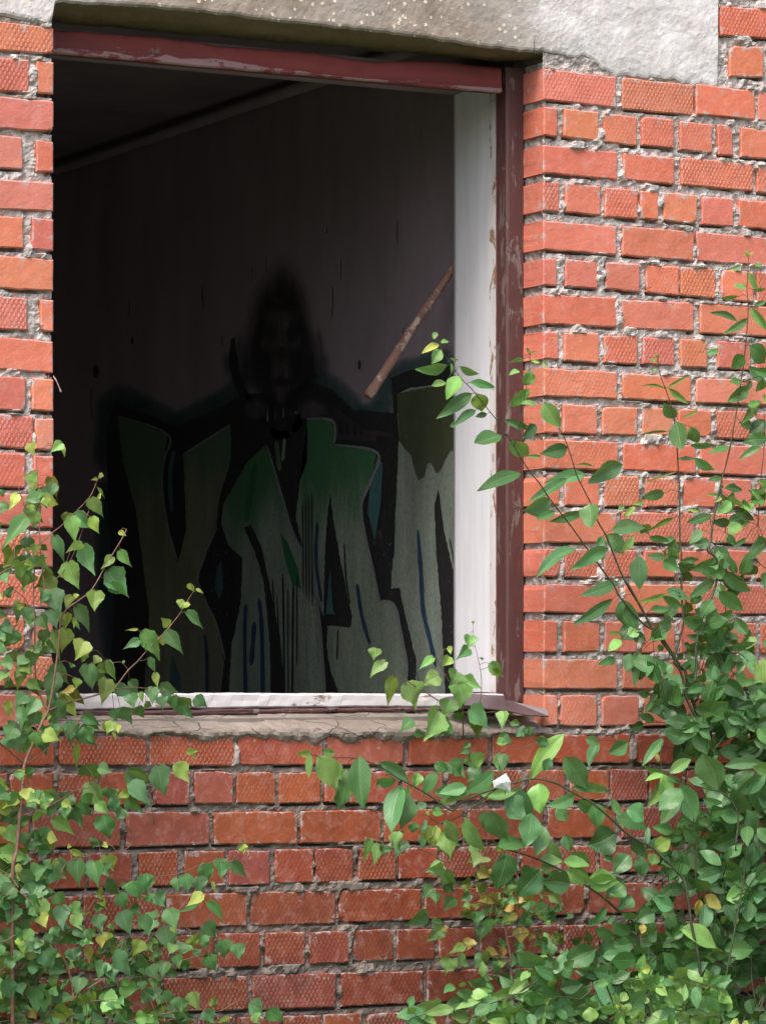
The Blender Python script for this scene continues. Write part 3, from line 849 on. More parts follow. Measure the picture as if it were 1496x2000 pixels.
# ================================================================ GRAFFITI (thin coats of spray paint on the inner wall)
def spray(name, col, rough=.7, var=.3, fade=None):
    m,nt,b,_=new_mat(name); g=NT(nt); pos=g.coord()
    n=g.noise(g.scaled(pos,(1,1,.25)),9,5,.65)
    c=g.mix(g.ramp(n,[(.3,0.0),(.75,1.0)]), tuple(x*(1-var) for x in col), tuple(x*(1+var) for x in col))
    if fade:
        other,z0,z1=fade
        sep=g.n('ShaderNodeSeparateXYZ'); g.l(pos,sep.inputs[0])
        zz=g.math('ADD',sep.outputs[2],g.math('MULTIPLY',g.math('SUBTRACT',g.noise(g.scaled(pos,(1,1,.3)),7,4,.6),.5),.45))
        mr=g.n('ShaderNodeMapRange',interpolation_type='SMOOTHSTEP'); mr.inputs['From Min'].default_value=z0; mr.inputs['From Max'].default_value=z1
        g.l(zz,mr.inputs['Value']); c=g.mix(mr.outputs[0],c,other)
    grain=g.noise(pos,85,5,.75); wear=g.noise(pos,16,6,.75,.4)
    c=g.mix(g.ramp(grain,[(.35,.35),(.6,0.0)]),c,(.05,.047,.045))
    c=g.mix(g.ramp(wear,[(.62,0.0),(.70,.55)]),c,(.12,.11,.11))
    g.l(c,b.inputs['Base Color']); b.inputs['Roughness'].default_value=rough
    b.inputs['Specular IOR Level'].default_value=.25
    g.bump(g.math('ADD',n,grain),.5,.003,b)
    return m
zg=lambda py: PX(650,py,XP).z
GM=[spray('black_spray',(.016,.016,.018)),
    spray('grey_green_spray',(.215,.27,.21),fade=((.05,.165,.07),zg(1060),zg(930))),
    spray('grey_green_spray_plain',(.235,.28,.235)),
    spray('olive_spray',(.18,.185,.12),fade=((.08,.16,.085),zg(960),zg(860))),
    spray('teal_spray',(.05,.13,.13)),
    spray('blue_spray',(.015,.045,.09)),
    spray('highlight_spray',(.20,.21,.23)),
    spray('dark_olive_spray',(.055,.07,.03)),
    spray('smoke_black_spray',(.035,.03,.031)),
    spray('bright_green_spray',(.02,.13,.045))]
gv=MB()
low_=lambda y: y+120 if y>=1348 else y
def gpoly(pts, mi, lay):
    pts=[(x,low_(y)) for x,y in pts]
    X=XP-.004-.0016*lay
    if len(pts)>6 and mi!=8:
        out=[]
        for i,(x0,y0) in enumerate(pts):
            x1,y1=pts[(i+1)%len(pts)]; m=max(1,int(math.hypot(x1-x0,y1-y0)/7))
            for k in range(m):
                t=k/m; out.append((x0+(x1-x0)*t+RNG.uniform(-.9,.9),y0+(y1-y0)*t+RNG.uniform(-.9,.9)))
        pts=out
    gv.add([PX(x,y,X) for x,y in pts],[tuple(range(len(pts)))[::-1]],mi)
def gline(pts, w, mi, lay, taper=True):
    """a sprayed line: ribbon of width w photo px, with rounded ends"""
    pts=[(x,low_(y)) for x,y in pts]
    X=XP-.004-.0016*lay
    n=len(pts)
    # resample smooth
    res=[]
    for i in range(n-1):
        p0=pts[max(0,i-1)];p1=pts[i];p2=pts[i+1];p3=pts[min(n-1,i+2)]
        for k in range(6):
            t=k/6
            res.append(tuple(.5*((2*p1[a])+(-p0[a]+p2[a])*t+(2*p0[a]-5*p1[a]+4*p2[a]-p3[a])*t*t+(-p0[a]+3*p1[a]-3*p2[a]+p3[a])*t**3) for a in (0,1)))
    res.append(pts[-1])
    L=[];R=[]
    for i,(x,y) in enumerate(res):
        a=res[max(0,i-1)];b=res[min(len(res)-1,i+1)]
        dx,dy=b[0]-a[0],b[1]-a[1]; m=math.hypot(dx,dy) or 1
        t=i/(len(res)-1); ww=w*.5*(min(1,.35+6*min(t,1-t)) if taper else 1)*(1+.12*math.sin(i*1.7))
        L.append((x-dy/m*ww,y+dx/m*ww)); R.append((x+dy/m*ww,y-dx/m*ww))
    v=[PX(x,y,X) for x,y in L+R]; k=len(L)
    gv.add(v,[(i,i+1,k+i+1,k+i) for i in range(k-1)],mi)
# teal halo
HALO=[]
def halo(pts,r):
    for (a,b) in zip(pts[:-1],pts[1:]):
        m=max(1,int(math.hypot(b[0]-a[0],b[1]-a[1])/(r*.55)))
        for k in range(m):
            t=k/m; HALO.append(('blob',a[0]+(b[0]-a[0])*t,a[1]+(b[1]-a[1])*t,r,r,0,.40,(.045,.10,.10),2))
halo([(205,900),(212,785),(240,772),(345,828),(440,780),(475,750),(450,690)],24)
halo([(598,738),(630,700)],26); halo([(620,745),(660,765),(705,815),(750,800),(755,745),(800,722),(887,700)],26)
halo([(208,960),(212,1120),(222,1300)],26)
# black ground under the lettering
gpoly([(208,850),(222,786),(345,832),(440,792),(478,768),(520,800),(600,742),(648,760),(690,800),(770,806),(763,738),(800,722),(895,712),(895,1365),(200,1365),(225,1180),(212,1000)],0,1)
# dark hooded shape above the letters, smoky edge
def blob(cx,cy,rx,ry,mi,lay,n=40,seed=0,pinch=.0):
    r=random.Random(seed); pts=[]
    for k in range(n):
        a=2*math.pi*k/n; q=1+.05*math.sin(3*a+seed)+.03*math.sin(7*a+1)+r.uniform(-.015,.015)
        yy=math.sin(a); sx=1-pinch*max(0,yy)
        pts.append((cx+rx*q*math.cos(a)*sx, cy+ry*q*yy))
    gpoly(pts,mi,lay)
SOFT=[]
SOFT.append(('blob',546,668,66,144,.25,.85,(.022,.019,.02),1)); SOFT.append(('blob',552,640,46,96,.1,.6,(.014,.012,.013),1)); SOFT.append(('blob',520,712,36,84,.2,.7,(.016,.014,.015),1)); SOFT.append(('blob',585,700,36,76,.2,.7,(.016,.014,.015),1))
gline([(455,660),(458,720),(480,775),(520,825),(548,850),(580,830),(604,770)],16,0,3)
gpoly([(480,770),(600,760),(600,900),(560,1010),(530,900),(500,830)],0,3)
for k,x in enumerate((528,541,556,570)): gline([(x,745),(x+2,800+5*k)],4,8,4)
for k,x in enumerate((522,538,553,566,577)): gline([(x,790+3*k),(x+1,824-4*k)],4,4 if k%2 else 6,5)
gline([(540,860),(546,920)],8,3,5); gline([(556,856),(552,900)],6,2,5)
# first letter (Y-shaped, olive)
P1=[(229,812),(328,848),(320,900),(317,950),(328,1030),(347,1100),(364,1035),(358,885),(450,826),(452,898),(428,972),(422,1030),(386,1130),(418,1210),(438,1290),(420,1352),(350,1352),(340,1300),(322,1352),(272,1352),(292,1200),(266,1000),(240,900)]
gpoly(P1,3,3)
gline([(229,812),(328,848),(320,900),(317,950),(328,1030),(347,1095)],4,6,4); gline([(424,1030),(386,1132),(420,1212),(440,1290)],4,6,4)
gline([(340,880),(332,930),(336,1000)],9,4,4); gline([(362,885),(450,830)],4,6,4)
gpoly([(335,1275),(352,1320),(356,1352),(320,1352)],4,4)
# second letter
P2=[(436,985),(482,905),(520,868),(533,905),(552,975),(572,1040),(602,1105),(626,1230),(640,1352),(440,1352),(452,1262),(470,1180),(474,1090),(446,1065),(432,1020)]
gpoly(P2,1,3)
gpoly([(476,1030),(490,1024),(512,1072),(528,1150),(548,1250),(566,1360),(532,1360),(526,1250),(516,1140),(498,1080)],0,4)
gpoly([(415,1090),(430,1050),(445,1090),(452,1160),(446,1260),(424,1215),(396,1140)],0,4)
gpoly([(424,1110),(432,1095),(436,1150),(428,1170),(420,1150)],4,5)
gline([(522,870),(552,975),(572,1040),(602,1105),(626,1230),(640,1352)],5,6,4)
gpoly([(548,1040),(562,1060),(582,1110),(588,1150),(570,1140),(556,1090)],9,4)
gline([(500,905),(490,960),(480,1020)],13,9,4)
for x0,x1,y0,y1,w in ((532,544,1130,1352,3),(541,548,1160,1352,2.5),(552,556,1120,1352,4),(562,563,1150,1352,2.5),(573,570,1140,1352,4),(580,580,1120,1300,2.5)): gline([(x0,y0),((x0+x1)/2,(y0+y1)/2),(x1,y1)],w,0,5)
gline([(480,1180),(478,1260),(482,1352)],7,5,5); gline([(506,1170),(512,1250),(514,1352)],8,5,5); gline([(400,1240),(404,1300),(402,1352)],6,5,5); gline([(497,1215),(491,1300)],9,5,4)
# third letter
P3=[(600,818),(650,822),(653,868),(737,882),(724,940),(706,985),(712,1040),(728,1110),(742,1172),(770,1180),(782,1240),(797,1305),(790,1352),(705,1352),(645,1310),(638,1260),(640,1222),(685,1226),(688,1205),(668,1110),(652,1020),(645,962),(638,1020),(634,1100),(632,1205),(618,1165),(596,1090),(578,1010),(590,900)]
gpoly(P3,1,3)
gline([(653,868),(737,884),(724,940),(706,985),(712,1040),(742,1172)],5,6,4); gline([(742,1174),(770,1182),(784,1240),(797,1310)],5,6,4); gline([(598,818),(650,822),(653,866)],5,6,4)
gpoly([(640,1352),(645,1318),(700,1356),(660,1362)],0,4)
gpoly([(636,1200),(645,1110),(650,1190),(655,1200)],4,4)
gline([(620,1020),(617,1095),(628,1175)],6,5,5); gline([(697,1140),(706,1200),(722,1258)],7,5,5)
for x in (591,597,603,609): gline([(x,960+x%7*6),(x+1,1150+x%5*8)],2.5,0,5)
gline([(672,1060),(676,1130),(684,1180)],3,0,5); gline([(660,1230),(658,1290)],3,0,5)
# fourth letter at the right edge
P4=[(776,770),(800,758),(898,742),(898,1352),(868,1352),(872,1290),(862,1200),(852,1080),(848,985),(856,955),(868,1040),(886,1130),(899,1150),(899,1365),(812,1352),(813,1290),(796,1220),(780,1148),(763,1150),(768,1080),(775,960),(779,860)]
gpoly([(776,770),(800,758),(905,742),(905,1135),(884,1110),(868,1040),(857,955),(848,985),(852,1080),(862,1200),(875,1352),(810,1352),(813,1290),(796,1220),(780,1148),(763,1150),(768,1080),(775,960),(779,860)],2,3)
gpoly([(776,768),(905,742),(905,860),(880,880),(868,900),(862,915),(852,925),(842,905),(834,905),(828,930),(816,938),(808,915),(803,890),(786,870),(779,860)],7,4)
gline([(816,1035),(822,1120),(826,1190),(842,1260),(850,1300)],8,5,5)
gline([(770,1010),(768,1090)],3,0,5); gline([(878,1050),(890,1120)],2.5,0,5)
gpoly([(736,895),(748,905),(744,980),(732,1055),(718,1000),(722,955)],4,3)
gpoly([(650,790),(690,822),(735,850),(735,862),(655,858)],8,2); 
for x in (665,678,692,706): gline([(x,815+(x-660)*.4),(x+1,850)],6,0,4)
gline([(610,790),(700,838),(770,850)],9,8,4)
gpoly([(812,1352),(816,1310),(830,1352)],4,4)
for k in range(70):
    x=RNG.choice([(405,450),(735,765),(795,812),(875,890)]); xx=RNG.uniform(*x); yy=RNG.uniform(1060,1340)
    s=RNG.uniform(.6,1.7); gpoly([(xx-s,yy-s),(xx+s,yy-s*.5),(xx+s*.6,yy+s*1.4)],6,5)
# drips and stains above the lettering
for k in range(16):
    x=RNG.uniform(120,890); y=RNG.uniform(430,760); l=RNG.uniform(12,70)
    gline([(x,y),(x+RNG.uniform(-1,1),y+l*.5),(x+RNG.uniform(-2,2),y+l)],RNG.uniform(1.0,2.2),8,0)
for (x,y,w,h) in ((187,725,5,13),(702,712,3,10),(258,665,3,8)): blob(x,y,w,h,8,0,12,int(x))
_f=(.085,.075,.077); _d=(.010,.009,.010)
for q_ in ((548,640,34,62,.1),(520,668,12,22,0),(578,668,12,22,0),(549,735,22,52,.3),(470,690,8,40,0),(622,690,10,46,0),(500,800,26,22,0),(610,800,30,20,0)):
    SOFT.append(('blob',)+q_+(.75,_f,1))
for q_ in ((528,650,11,17,0),(570,650,11,17,0),(549,692,6,14,0),(549,745,19,9,0),(535,600,18,8,0),(565,598,18,8,0),(520,705,5,28,0),(580,705,5,28,0)):
    SOFT.append(('blob',)+q_+(.85,_d,1))
# soft-edged overspray: alpha falls off towards the rim of each patch
m_,nt_,b_,out_=new_mat('soft_black_overspray'); g_=NT(nt_)
at_=g_.n('ShaderNodeAttribute',attribute_name='tint'); tr_=g_.n('ShaderNodeBsdfTransparent'); mx_=g_.n('ShaderNodeMixShader')
g_.l(at_.outputs['Color'],b_.inputs['Base Color']); b_.inputs['Roughness'].default_value=.8
al_=g_.math('MULTIPLY',at_.outputs['Alpha'],g_.ramp(g_.noise(g_.scaled(g_.coord(),(1,1,.2)),30,5,.7),[(.2,.6),(.6,1.0)]))
g_.l(al_,mx_.inputs[0]); g_.l(tr_.outputs[0],mx_.inputs[1]); g_.l(b_.outputs[0],mx_.inputs[2]); g_.l(mx_.outputs[0],out_.inputs[0])
sv_=MB()
for q,it in enumerate(HALO+SOFT):
    _,cx1,cy1,rx,ry,pin=it[:6]; op=it[6] if len(it)>6 else .97
    fr_=(len(it)!=7 and not(len(it)==9 and it[8]==2)); X_=XP-.0150-.0003*(q-len(HALO)) if fr_ else XP-.0025-.00002*q
    n_=36; vs_=[PX(cx1,cy1,X_)]; tc=it[7] if len(it)>7 else (.016,.014,.015)
    cs_=[(*tc,op)]
    for ring,(rr,al) in enumerate(((.62,op),(.85,op*.6),(1.15,0.0))):
        for k in range(n_):
            a_=2*math.pi*k/n_; w_r=1+.05*math.sin(3*a_+cx1)+.03*math.sin(7*a_)
            vs_.append(PX(cx1+rx*rr*w_r*math.cos(a_)*(1-pin*max(0,math.sin(a_))),cy1+ry*rr*w_r*math.sin(a_),X_)); cs_.append((*tc,al))
    fs_=[(0,1+k,1+(k+1)%n_) for k in range(n_)]
    for r_ in (0,1):
        for k in range(n_):
            fs_.append((1+r_*n_+k,1+(r_+1)*n_+k,1+(r_+1)*n_+(k+1)%n_,1+r_*n_+(k+1)%n_))
    nb2=len(sv_.v); sv_.v+=[tuple(p) for p in vs_]; sv_.c+=cs_; sv_.f+=[tuple(nb2+i for i in f_) for f_ in fs_]; sv_.m+=[0]*len(fs_)
oo_=sv_.build('overspray',m_,None,label='smoky black overspray forming a tall hooded head above the letters'); oo_.parent=part_wall
o=gv.build('graffiti', GM, None, label='green, grey and black spray-painted letters with a dark hooded shape above them')
o.parent=part_wall

# ================================================================ RUSTY PIPE AND TWIG
pA=P(718,776,-.50); pB=P(893,508,-.46)
n=26; pts=[];rad=[]
for i in range(n+1):
    t=i/n; p=pA.lerp(pB,t)+Vector((math.sin(t*9)*.0015,0,math.sin(t*5+1)*.002)); pts.append(p)
    rad.append((.0145*(1-t)+.0105*t)*(1+.05*math.sin(i*2.3)+random.uniform(-.03,.03)))
v,f=tube(pts,rad,14,cap=False)
# hollow end
k=len(v); r0=[v[j] for j in range(14)]; cen=pA
v+= [cen+(p-cen)*.72 for p in r0]; f+= [(j,(j+1)%14,k+(j+1)%14,k+j)[::-1] for j in range(14)]
dv=(pB-pA).normalized()
v+= [cen+(p-cen)*.70+dv*.05 for p in r0]; f+= [(k+j,k+(j+1)%14,k+14+(j+1)%14,k+14+j)[::-1] for j in range(14)]; f.append(tuple(range(k+14,k+28)))
pp=mesh_obj('rusty_pipe', v,f,M['rust'],None,smooth=True); pp['label']='rusty flaking steel pipe slanting down inside the dark window opening'; pp['category']='pipe'
v,f=tube([P(104,734,.0),P(109,741,.01),P(114,752,.012),P(119,765,.012)],[.0012,.0016,.0014,.0022],6)
tw=mesh_obj('dry_twig', v,f,M['twig'],None); tw['label']='short dry twig poking out of the left jamb mortar'; tw['category']='twig'
# ================================================================ PLANTS
CROP={'Z1':(0,850,5.984),'Z2':(0,1150,5.984),'Z3':(200,1100,5.716),'Z4':(0,1400,4.987),'Z5':(250,1400,4.274),'Z6':(0,1700,4.987),'Z7':(280,1700,4.675),
'R1':(1250,480,6.081),'R2':(1250,780,6.081),'R3':(980,650,5.343),'R4':(980,950,5.343),'R5':(1220,1080,5.42),'R6':(580,1430,4.675),'R7':(860,1400,4.675),
'R8':(1150,1430,4.324),'R9':(780,1650,4.675),'RT':(1050,1700,3.354),'C3':(700,450,3.74),'C4':(700,900,3.6375),'PX':(0,0,1.0)}
TINT={'g':(.075,.21,.060),'b':(.115,.28,.105),'l':(.22,.43,.11),'y':(.42,.56,.11),'o':(.17,.25,.03),'d':(.035,.12,.035),'Y':(.52,.40,.09),'w':(.80,.86,.74)}  # tints carry painted light: b sky sheen, o backlit, d inner shade
PRNG=random.Random(23)
VIEW=fwd.copy()
def profile(kind):
    if kind=='birch':
        st=[0,.05,.12,.2,.28,.36,.45,.54,.63,.72,.82,.91,1.0]
        hw=[0,.52,.84,.98,1.0,.93,.80,.64,.48,.33,.19,.09,0]
    else:
        st=[0,.07,.16,.27,.38,.5,.62,.74,.85,.94,1.0]
        hw=[.0,.34,.68,.90,1.0,.98,.86,.66,.40,.17,.0]
    return st,hw
class Plant:
    def __init__(s, kind):
        s.kind=kind; s.v=[];s.f=[];s.c=[];s.uv=[]
        s.sv=[];s.sf=[]; s.segs=[]
    def stem(s, pts, r0, r1):
        """pts: world points"""
        # smooth
        q=[];n=len(pts)
        for i in range(n-1):
            p0=pts[max(0,i-1)];p1=pts[i];p2=pts[i+1];p3=pts[min(n-1,i+2)]
            for k in range(4):
                t=k/4; q.append(.5*((2*p1)+(-p0+p2)*t+(2*p0-5*p1+4*p2-p3)*t*t+(-p0+3*p1-3*p2+p3)*t**3))
        q.append(pts[-1]); m=len(q)
        rad=[(r0+(r1-r0)*i/(m-1))*(1+.10*(1 if i%5==0 else 0)) for i in range(m)]
        v,f=tube(q,rad,7); b=len(s.sv); s.sv+=[tuple(p) for p in v]; s.sf+=[tuple(b+i for i in g) for g in f]
        s.segs+=q
    def leaf(s, base, tip, w, tint, kind=None, roll=None):
        kind=kind or s.kind
        ax=tip-base; L=ax.length
        if L<.004: return
        ax=ax/L
        side=ax.cross(VIEW)
        if side.length<.05: side=ax.cross(Vector((0,0,1)))
        side.normalize()
        a=PRNG.uniform(-.65,.65) if roll is None else roll
        nrm=side.cross(ax)
        if nrm.dot(VIEW)>0: nrm=-nrm
        sd=side*math.cos(a)+nrm*math.sin(a); nr=nrm*math.cos(a)-side*math.sin(a)
        w=1.08*w/max(.72,math.cos(a))
        st,hw=profile(kind)
        fold=PRNG.uniform(.08,.50); curl=PRNG.uniform(.04,.36)*(1 if PRNG.random()<.8 else -1); twist=PRNG.uniform(-.5,.5); lat=PRNG.uniform(-.06,.06)
        kk=PRNG.uniform(.72,1.08); col=[c*kk*PRNG.uniform(.88,1.12) for c in tint]
        b=len(s.v); na=7
        wav=PRNG.uniform(0,6); wamp=PRNG.uniform(.015,.075)
        for i,(t,h) in enumerate(zip(st,hw)):
            cen=base+ax*(L*t)+nr*(-curl*L*(t*t-t*.55))+sd*(lat*L*math.sin(math.pi*t))
            tw=twist*(t-.4); s2=sd*math.cos(tw)+nr*math.sin(tw); n2=nr*math.cos(tw)-sd*math.sin(tw)
            for k in range(-3,4):
                u=k/3
                hh=h
                if abs(k)==3 and 0<i<len(st)-1:
                    hh=h*(1+ ((.05 if i%2 else -.05) if kind=='birch' else PRNG.uniform(-.03,.03)))
                back=0
                if kind=='birch' and i<=1: back=-abs(u)*.05*L
                if kind=='birch': back+= -abs(u)**2*.03*L
                p=cen+s2*(u*hh*w*.5)+n2*(abs(u)*hh*w*fold*.5 + math.sin(wav+t*11+u*2)*wamp*w*abs(u))+ax*back
                s.v.append(tuple(p)); s.c.append((*col,1)); s.uv.append((u,t))
        for i in range(len(st)-1):
            for k in range(na-1):
                q=b+i*na+k
                if i==0: s.f.append((q,q+na,q+na+1) if True else 0)
                elif i==len(st)-2: s.f.append((q,q+na,q+1))
                else: s.f.append((q,q+na,q+na+1,q+1))
        # leaf stalk back to the nearest twig
        if s.segs:
            best=min(s.segs,key=lambda p:(p-base).length_squared)
            dd=(best-base).length
            if .002<dd<.075:
                mid=(best+base)/2+Vector((0,0,.15*dd))
                v,f=tube([best,mid,base+ax*L*.02],.0007,4,cap=False); q=len(s.sv)
                s.sv+=[tuple(p) for p in v]; s.sf+=[tuple(q+i for i in g) for g in f]
    def cropleaves(s, crop, text, d, kind=None, jit=.035):
        x0,y0,sc=CROP[crop]; m=.001354
        for it in text.replace('\n',';').split(';'):
            t=it.split()
            if len(t)<6: continue
            bx,by,tx,ty,w=[float(q)/sc for q in t[:5]]
            bx+=x0;tx+=x0;by+=y0;ty+=y0
            dd=d+PRNG.uniform(-jit,jit)
            l=math.hypot(tx-bx,ty-by)*m
            ex=.06; tx+=(tx-bx)*ex; ty+=(ty-by)*ex; dz=PRNG.uniform(-.3,.35)*l
            w_=w*m
            s.leaf(P(bx,by,dd),P(tx,ty,dd+dz),w_,TINT[t[5]],kind, roll=(None if l>.02 else 0))
    def cropstem(s, crop, text, d0, d1, r0, r1, pre=None, post=None):
        pts=[]
        for part in text.split('|'):
            nm,body=part.split(':'); x0,y0,sc=CROP[nm.strip()]
            for xy in body.split():
                x,y=[float(q) for q in xy.split(',')]; pts.append((x/sc+x0,y/sc+y0))
        n=len(pts)
        W=[P(x,y,d0+(d1-d0)*i/max(1,n-1)) for i,(x,y) in enumerate(pts)]
        if pre: W=pre+W
        if post: W=W+post
        s.stem(W,r0,r1)
        return W
    def twigfill(s, poly, count, drange, size, wr, tints, seed, kind=None, tl=(.06,.16), up=.3, nl=(4,7)):
        """leafy side twigs scattered through a region (photo px polygon) and a depth range"""
        R=random.Random(seed)
        xs=[p[0] for p in poly]; ys=[p[1] for p in poly]
        def ins(x,y):
            c=False; j=len(poly)-1
            for i in range(len(poly)):
                xi,yi=poly[i];xj,yj=poly[j]
                if (yi>y)!=(yj>y) and x<(xj-xi)*(y-yi)/(yj-yi)+xi: c=not c
                j=i
            return c
        made=0; guard=0
        while made<count and guard<count*40:
            guard+=1
            x=R.uniform(min(xs),max(xs)); y=R.uniform(min(ys),max(ys))
            if not ins(x,y): continue
            made+=1
            dd=R.uniform(*drange); p=P(x,y,dd)
            d=Vector((R.gauss(0,1),R.gauss(0,.6),R.gauss(up,.6))).normalized()
            L=R.uniform(*tl); n=R.randint(*nl)
            pts=[p]
            for k in range(1,4):
                d=(d+Vector((R.gauss(0,.15),R.gauss(0,.15),R.gauss(-.08,.15)))).normalized(); pts.append(pts[-1]+d*L/3)
            v,f=tube(pts,[.0016,.0013,.001,.0006],5,cap=False); q=len(s.sv)
            s.sv+=[tuple(a) for a in v]; s.sf+=[tuple(q+i for i in g) for g in f]
            for k in range(n):
                t=(k+.5)/n*3; i=min(2,int(t)); b=pts[i].lerp(pts[i+1],t-i)
                dr=(d*.5+Vector((R.gauss(0,.8),R.gauss(-.1,.5),R.gauss(-.45 if (kind or s.kind)=='birch' else .0,.5)))).normalized()
                pet=R.uniform(.006,.016); l=R.uniform(*size)*(1 if k<n-2 else .7)
                b2=b+dr*pet
                q=len(s.sv); v,f=tube([b,b2],.0006,4,cap=False); s.sv+=[tuple(a) for a in v]; s.sf+=[tuple(q+i for i in g) for g in f]
                sv=s.segs; s.segs=[]
                s.leaf(b2,b2+dr*l,l*R.uniform(*wr),TINT[R.choice(tints)],kind)
                s.segs=sv
    def build(s, name, label, cat, root, stemmat, leafmat, group=None, stemlabel=None):
        e=empty(name, root, label, cat, group)
        o=mesh_obj('foliage', s.v, s.f, leafmat, e, smooth=True, cols=s.c)
        me=o.data; uvl=me.uv_layers.new(name='UVMap'); uv=np.array(s.uv,dtype=np.float32)
        li=np.zeros(len(me.loops),dtype=np.int32); me.loops.foreach_get('vertex_index',li)
        uvl.data.foreach_set('uv', uv[li].ravel())
        mesh_obj('stems', s.sv, s.sf, stemmat, e, smooth=True)
        return e
G=lambda x,y: Vector((x,y,GROUND))
# ---------------------------------------------------------------- tall birch at the left
b=Plant('birch')
root=P(25,1990,.30); r0=Vector((root.x-.03,root.y-.05,GROUND))
main=b.cropstem('Z4','Z4:120,1720 165,1300 180,1100 200,900 215,780 225,600 240,460 320,270 380,120 440,0|Z2:520,1530 560,1430 620,1150 690,600 705,400 770,250 930,130 1080,0|Z1:1250,1500 1420,1220 1480,1100',.30,.18,.0055,.0011,pre=[r0,Vector((root.x,root.y,-1.2))])
b.cropstem('Z2','Z2:560,1430 470,1250 415,1000 405,400 390,60|Z1:400,1500 330,1080 310,930 250,720 200,560',.22,.12,.0026,.0008)
b.cropstem('Z1','Z1:500,1640 470,1280 460,1000 455,700 440,480 420,200',.2,.14,.0018,.0006)
b.cropstem('Z1','Z1:440,1300 600,1150 740,1040 880,900 1050,720 1140,520 1175,450',.18,.10,.0019,.0007)
b.cropstem('Z1','Z1:500,1795 650,1690 830,1450 950,1150 1040,880',.18,.12,.0014,.0006)
b.cropstem('Z3','Z2:560,1430 800,1330 1000,1280|Z3:100,1420 180,1340 290,1195 400,1090 510,960 640,830 760,700 880,540 950,420 1030,300',.2,.12,.0024,.0007)
b.cropstem('Z3','Z3:290,1195 215,1110 130,1110 60,1100',.16,.16,.0011,.0006)
b.cropstem('Z3','Z3:400,1090 460,1085 520,1060',.16,.16,.0009,.0006)
b.cropstem('Z2','Z2:405,400 300,130 150,0|Z1:60,1700 0,1640',.16,.2,.0011,.0006)
b.cropstem('Z4','Z4:240,460 100,340 0,260 -90,200',.26,.3,.0026,.0012)
b.cropstem('Z4','Z4:225,780 380,740 560,740 850,700 1000,640',.24,.2,.0017,.0008)
b.cropstem('Z4','Z4:250,960 420,900 560,830 700,740 820,690',.24,.2,.0019,.0008)
b.cropstem('Z4','Z4:280,450 400,360 560,240 650,180 760,60',.24,.2,.0015,.0007)
b.cropstem('Z1','Z1:720,1640 860,1260 1040,880',.14,.12,.0008,.0005)
b.cropstem('Z3','Z3:100,1420 300,1390 500,1400 700,1430 1000,1560',.2,.16,.0013,.0006)
b.cropleaves('Z1','''360 90 395 240 130 y;720 90 590 200 120 l;735 130 760 260 45 y;1175 500 1165 430 40 o;1130 500 1060 520 40 o;1170 450 1215 480 40 y
1150 620 1230 740 35 o;1140 740 1190 660 40 y;1060 740 1200 970 155 l;1070 960 1160 1150 130 y;870 920 1085 1100 180 b;830 950 885 1260 170 l;800 910 770 1070 140 o
960 1270 780 1365 110 o;970 1290 1130 1640 200 b;1310 1420 1180 1560 110 o;640 1180 740 1510 130 b;800 1490 920 1800 235 l;1260 1590 1480 1890 250 b
1390 1130 1480 1180 60 y;1400 1350 1540 1540 120 l;600 490 660 760 150 o;520 600 600 790 160 b;620 560 590 770 120 b;330 450 425 600 150 l;400 560 370 690 110 o
370 780 490 1030 200 b;480 640 540 860 160 g;200 690 110 870 110 y;350 810 345 920 80 y;60 780 10 930 120 g;300 960 20 1330 180 g;320 1200 330 1390 150 g;320 1310 330 1390 70 y
430 1290 380 1400 110 o;480 1290 560 1350 90 g;300 1400 350 1700 190 b;400 1420 590 1620 100 l;520 1400 510 1460 70 o;60 1540 40 1700 160 d;300 1600 270 1790 220 l;620 1640 400 1790 220 o;20 640 30 720 90 g''',.17)
b.cropleaves('Z2','''60 20 130 110 140 d;280 -10 280 40 60 l;600 20 720 300 230 b;520 10 470 180 130 g;850 90 770 250 110 o;890 60 880 120 60 y
1120 30 1100 280 185 o;880 210 1075 520 140 b;1300 -60 1480 75 150 b;210 150 180 420 100 g;340 250 360 460 150 b;560 260 670 470 170 b;480 320 560 480 160 g;500 480 510 690 140 g
760 290 760 490 165 o;870 340 875 470 60 y;880 380 940 490 40 l;770 470 720 750 190 y;630 490 680 850 100 o;980 615 880 830 210 y;980 760 960 870 90 o;1020 710 1010 800 50 o;1160 800 1080 890 100 o
380 670 520 810 115 y;120 740 170 860 130 o;330 900 180 1050 190 l;250 950 200 1190 130 o;680 870 790 1140 200 b;850 880 830 930 70 g;1030 890 1065 1210 195 b;900 1050 890 1170 100 o
1060 950 1280 1090 160 b;1150 890 1260 990 110 o;1260 850 1350 1080 100 l;1250 1060 1200 1350 180 o;640 985 560 1380 190 b;400 1080 450 1260 170 g;300 1240 180 1380 170 b;420 1290 290 1500 170 b;330 1080 480 1190 120 l
860 1150 690 1230 75 Y;720 1260 900 1510 170 y;870 1160 990 1390 130 o;640 1330 790 1540 210 b;700 1200 760 1280 80 l;120 1320 120 1520 110 y;240 1380 240 1680 120 g;970 1490 1180 1610 130 g
1320 1560 1250 1710 130 y;1400 1600 1380 1700 60 y;1320 1680 1360 1770 40 y;820 1560 840 1795 150 b;1000 1620 1100 1800 190 b;640 1580 640 1700 120 g;480 1640 640 1800 220 b;160 1620 60 1790 200 b;400 1690 250 1800 200 l
560 1250 700 1330 120 g;180 1560 120 1690 130 g;580 1480 470 1560 90 o''',.20)
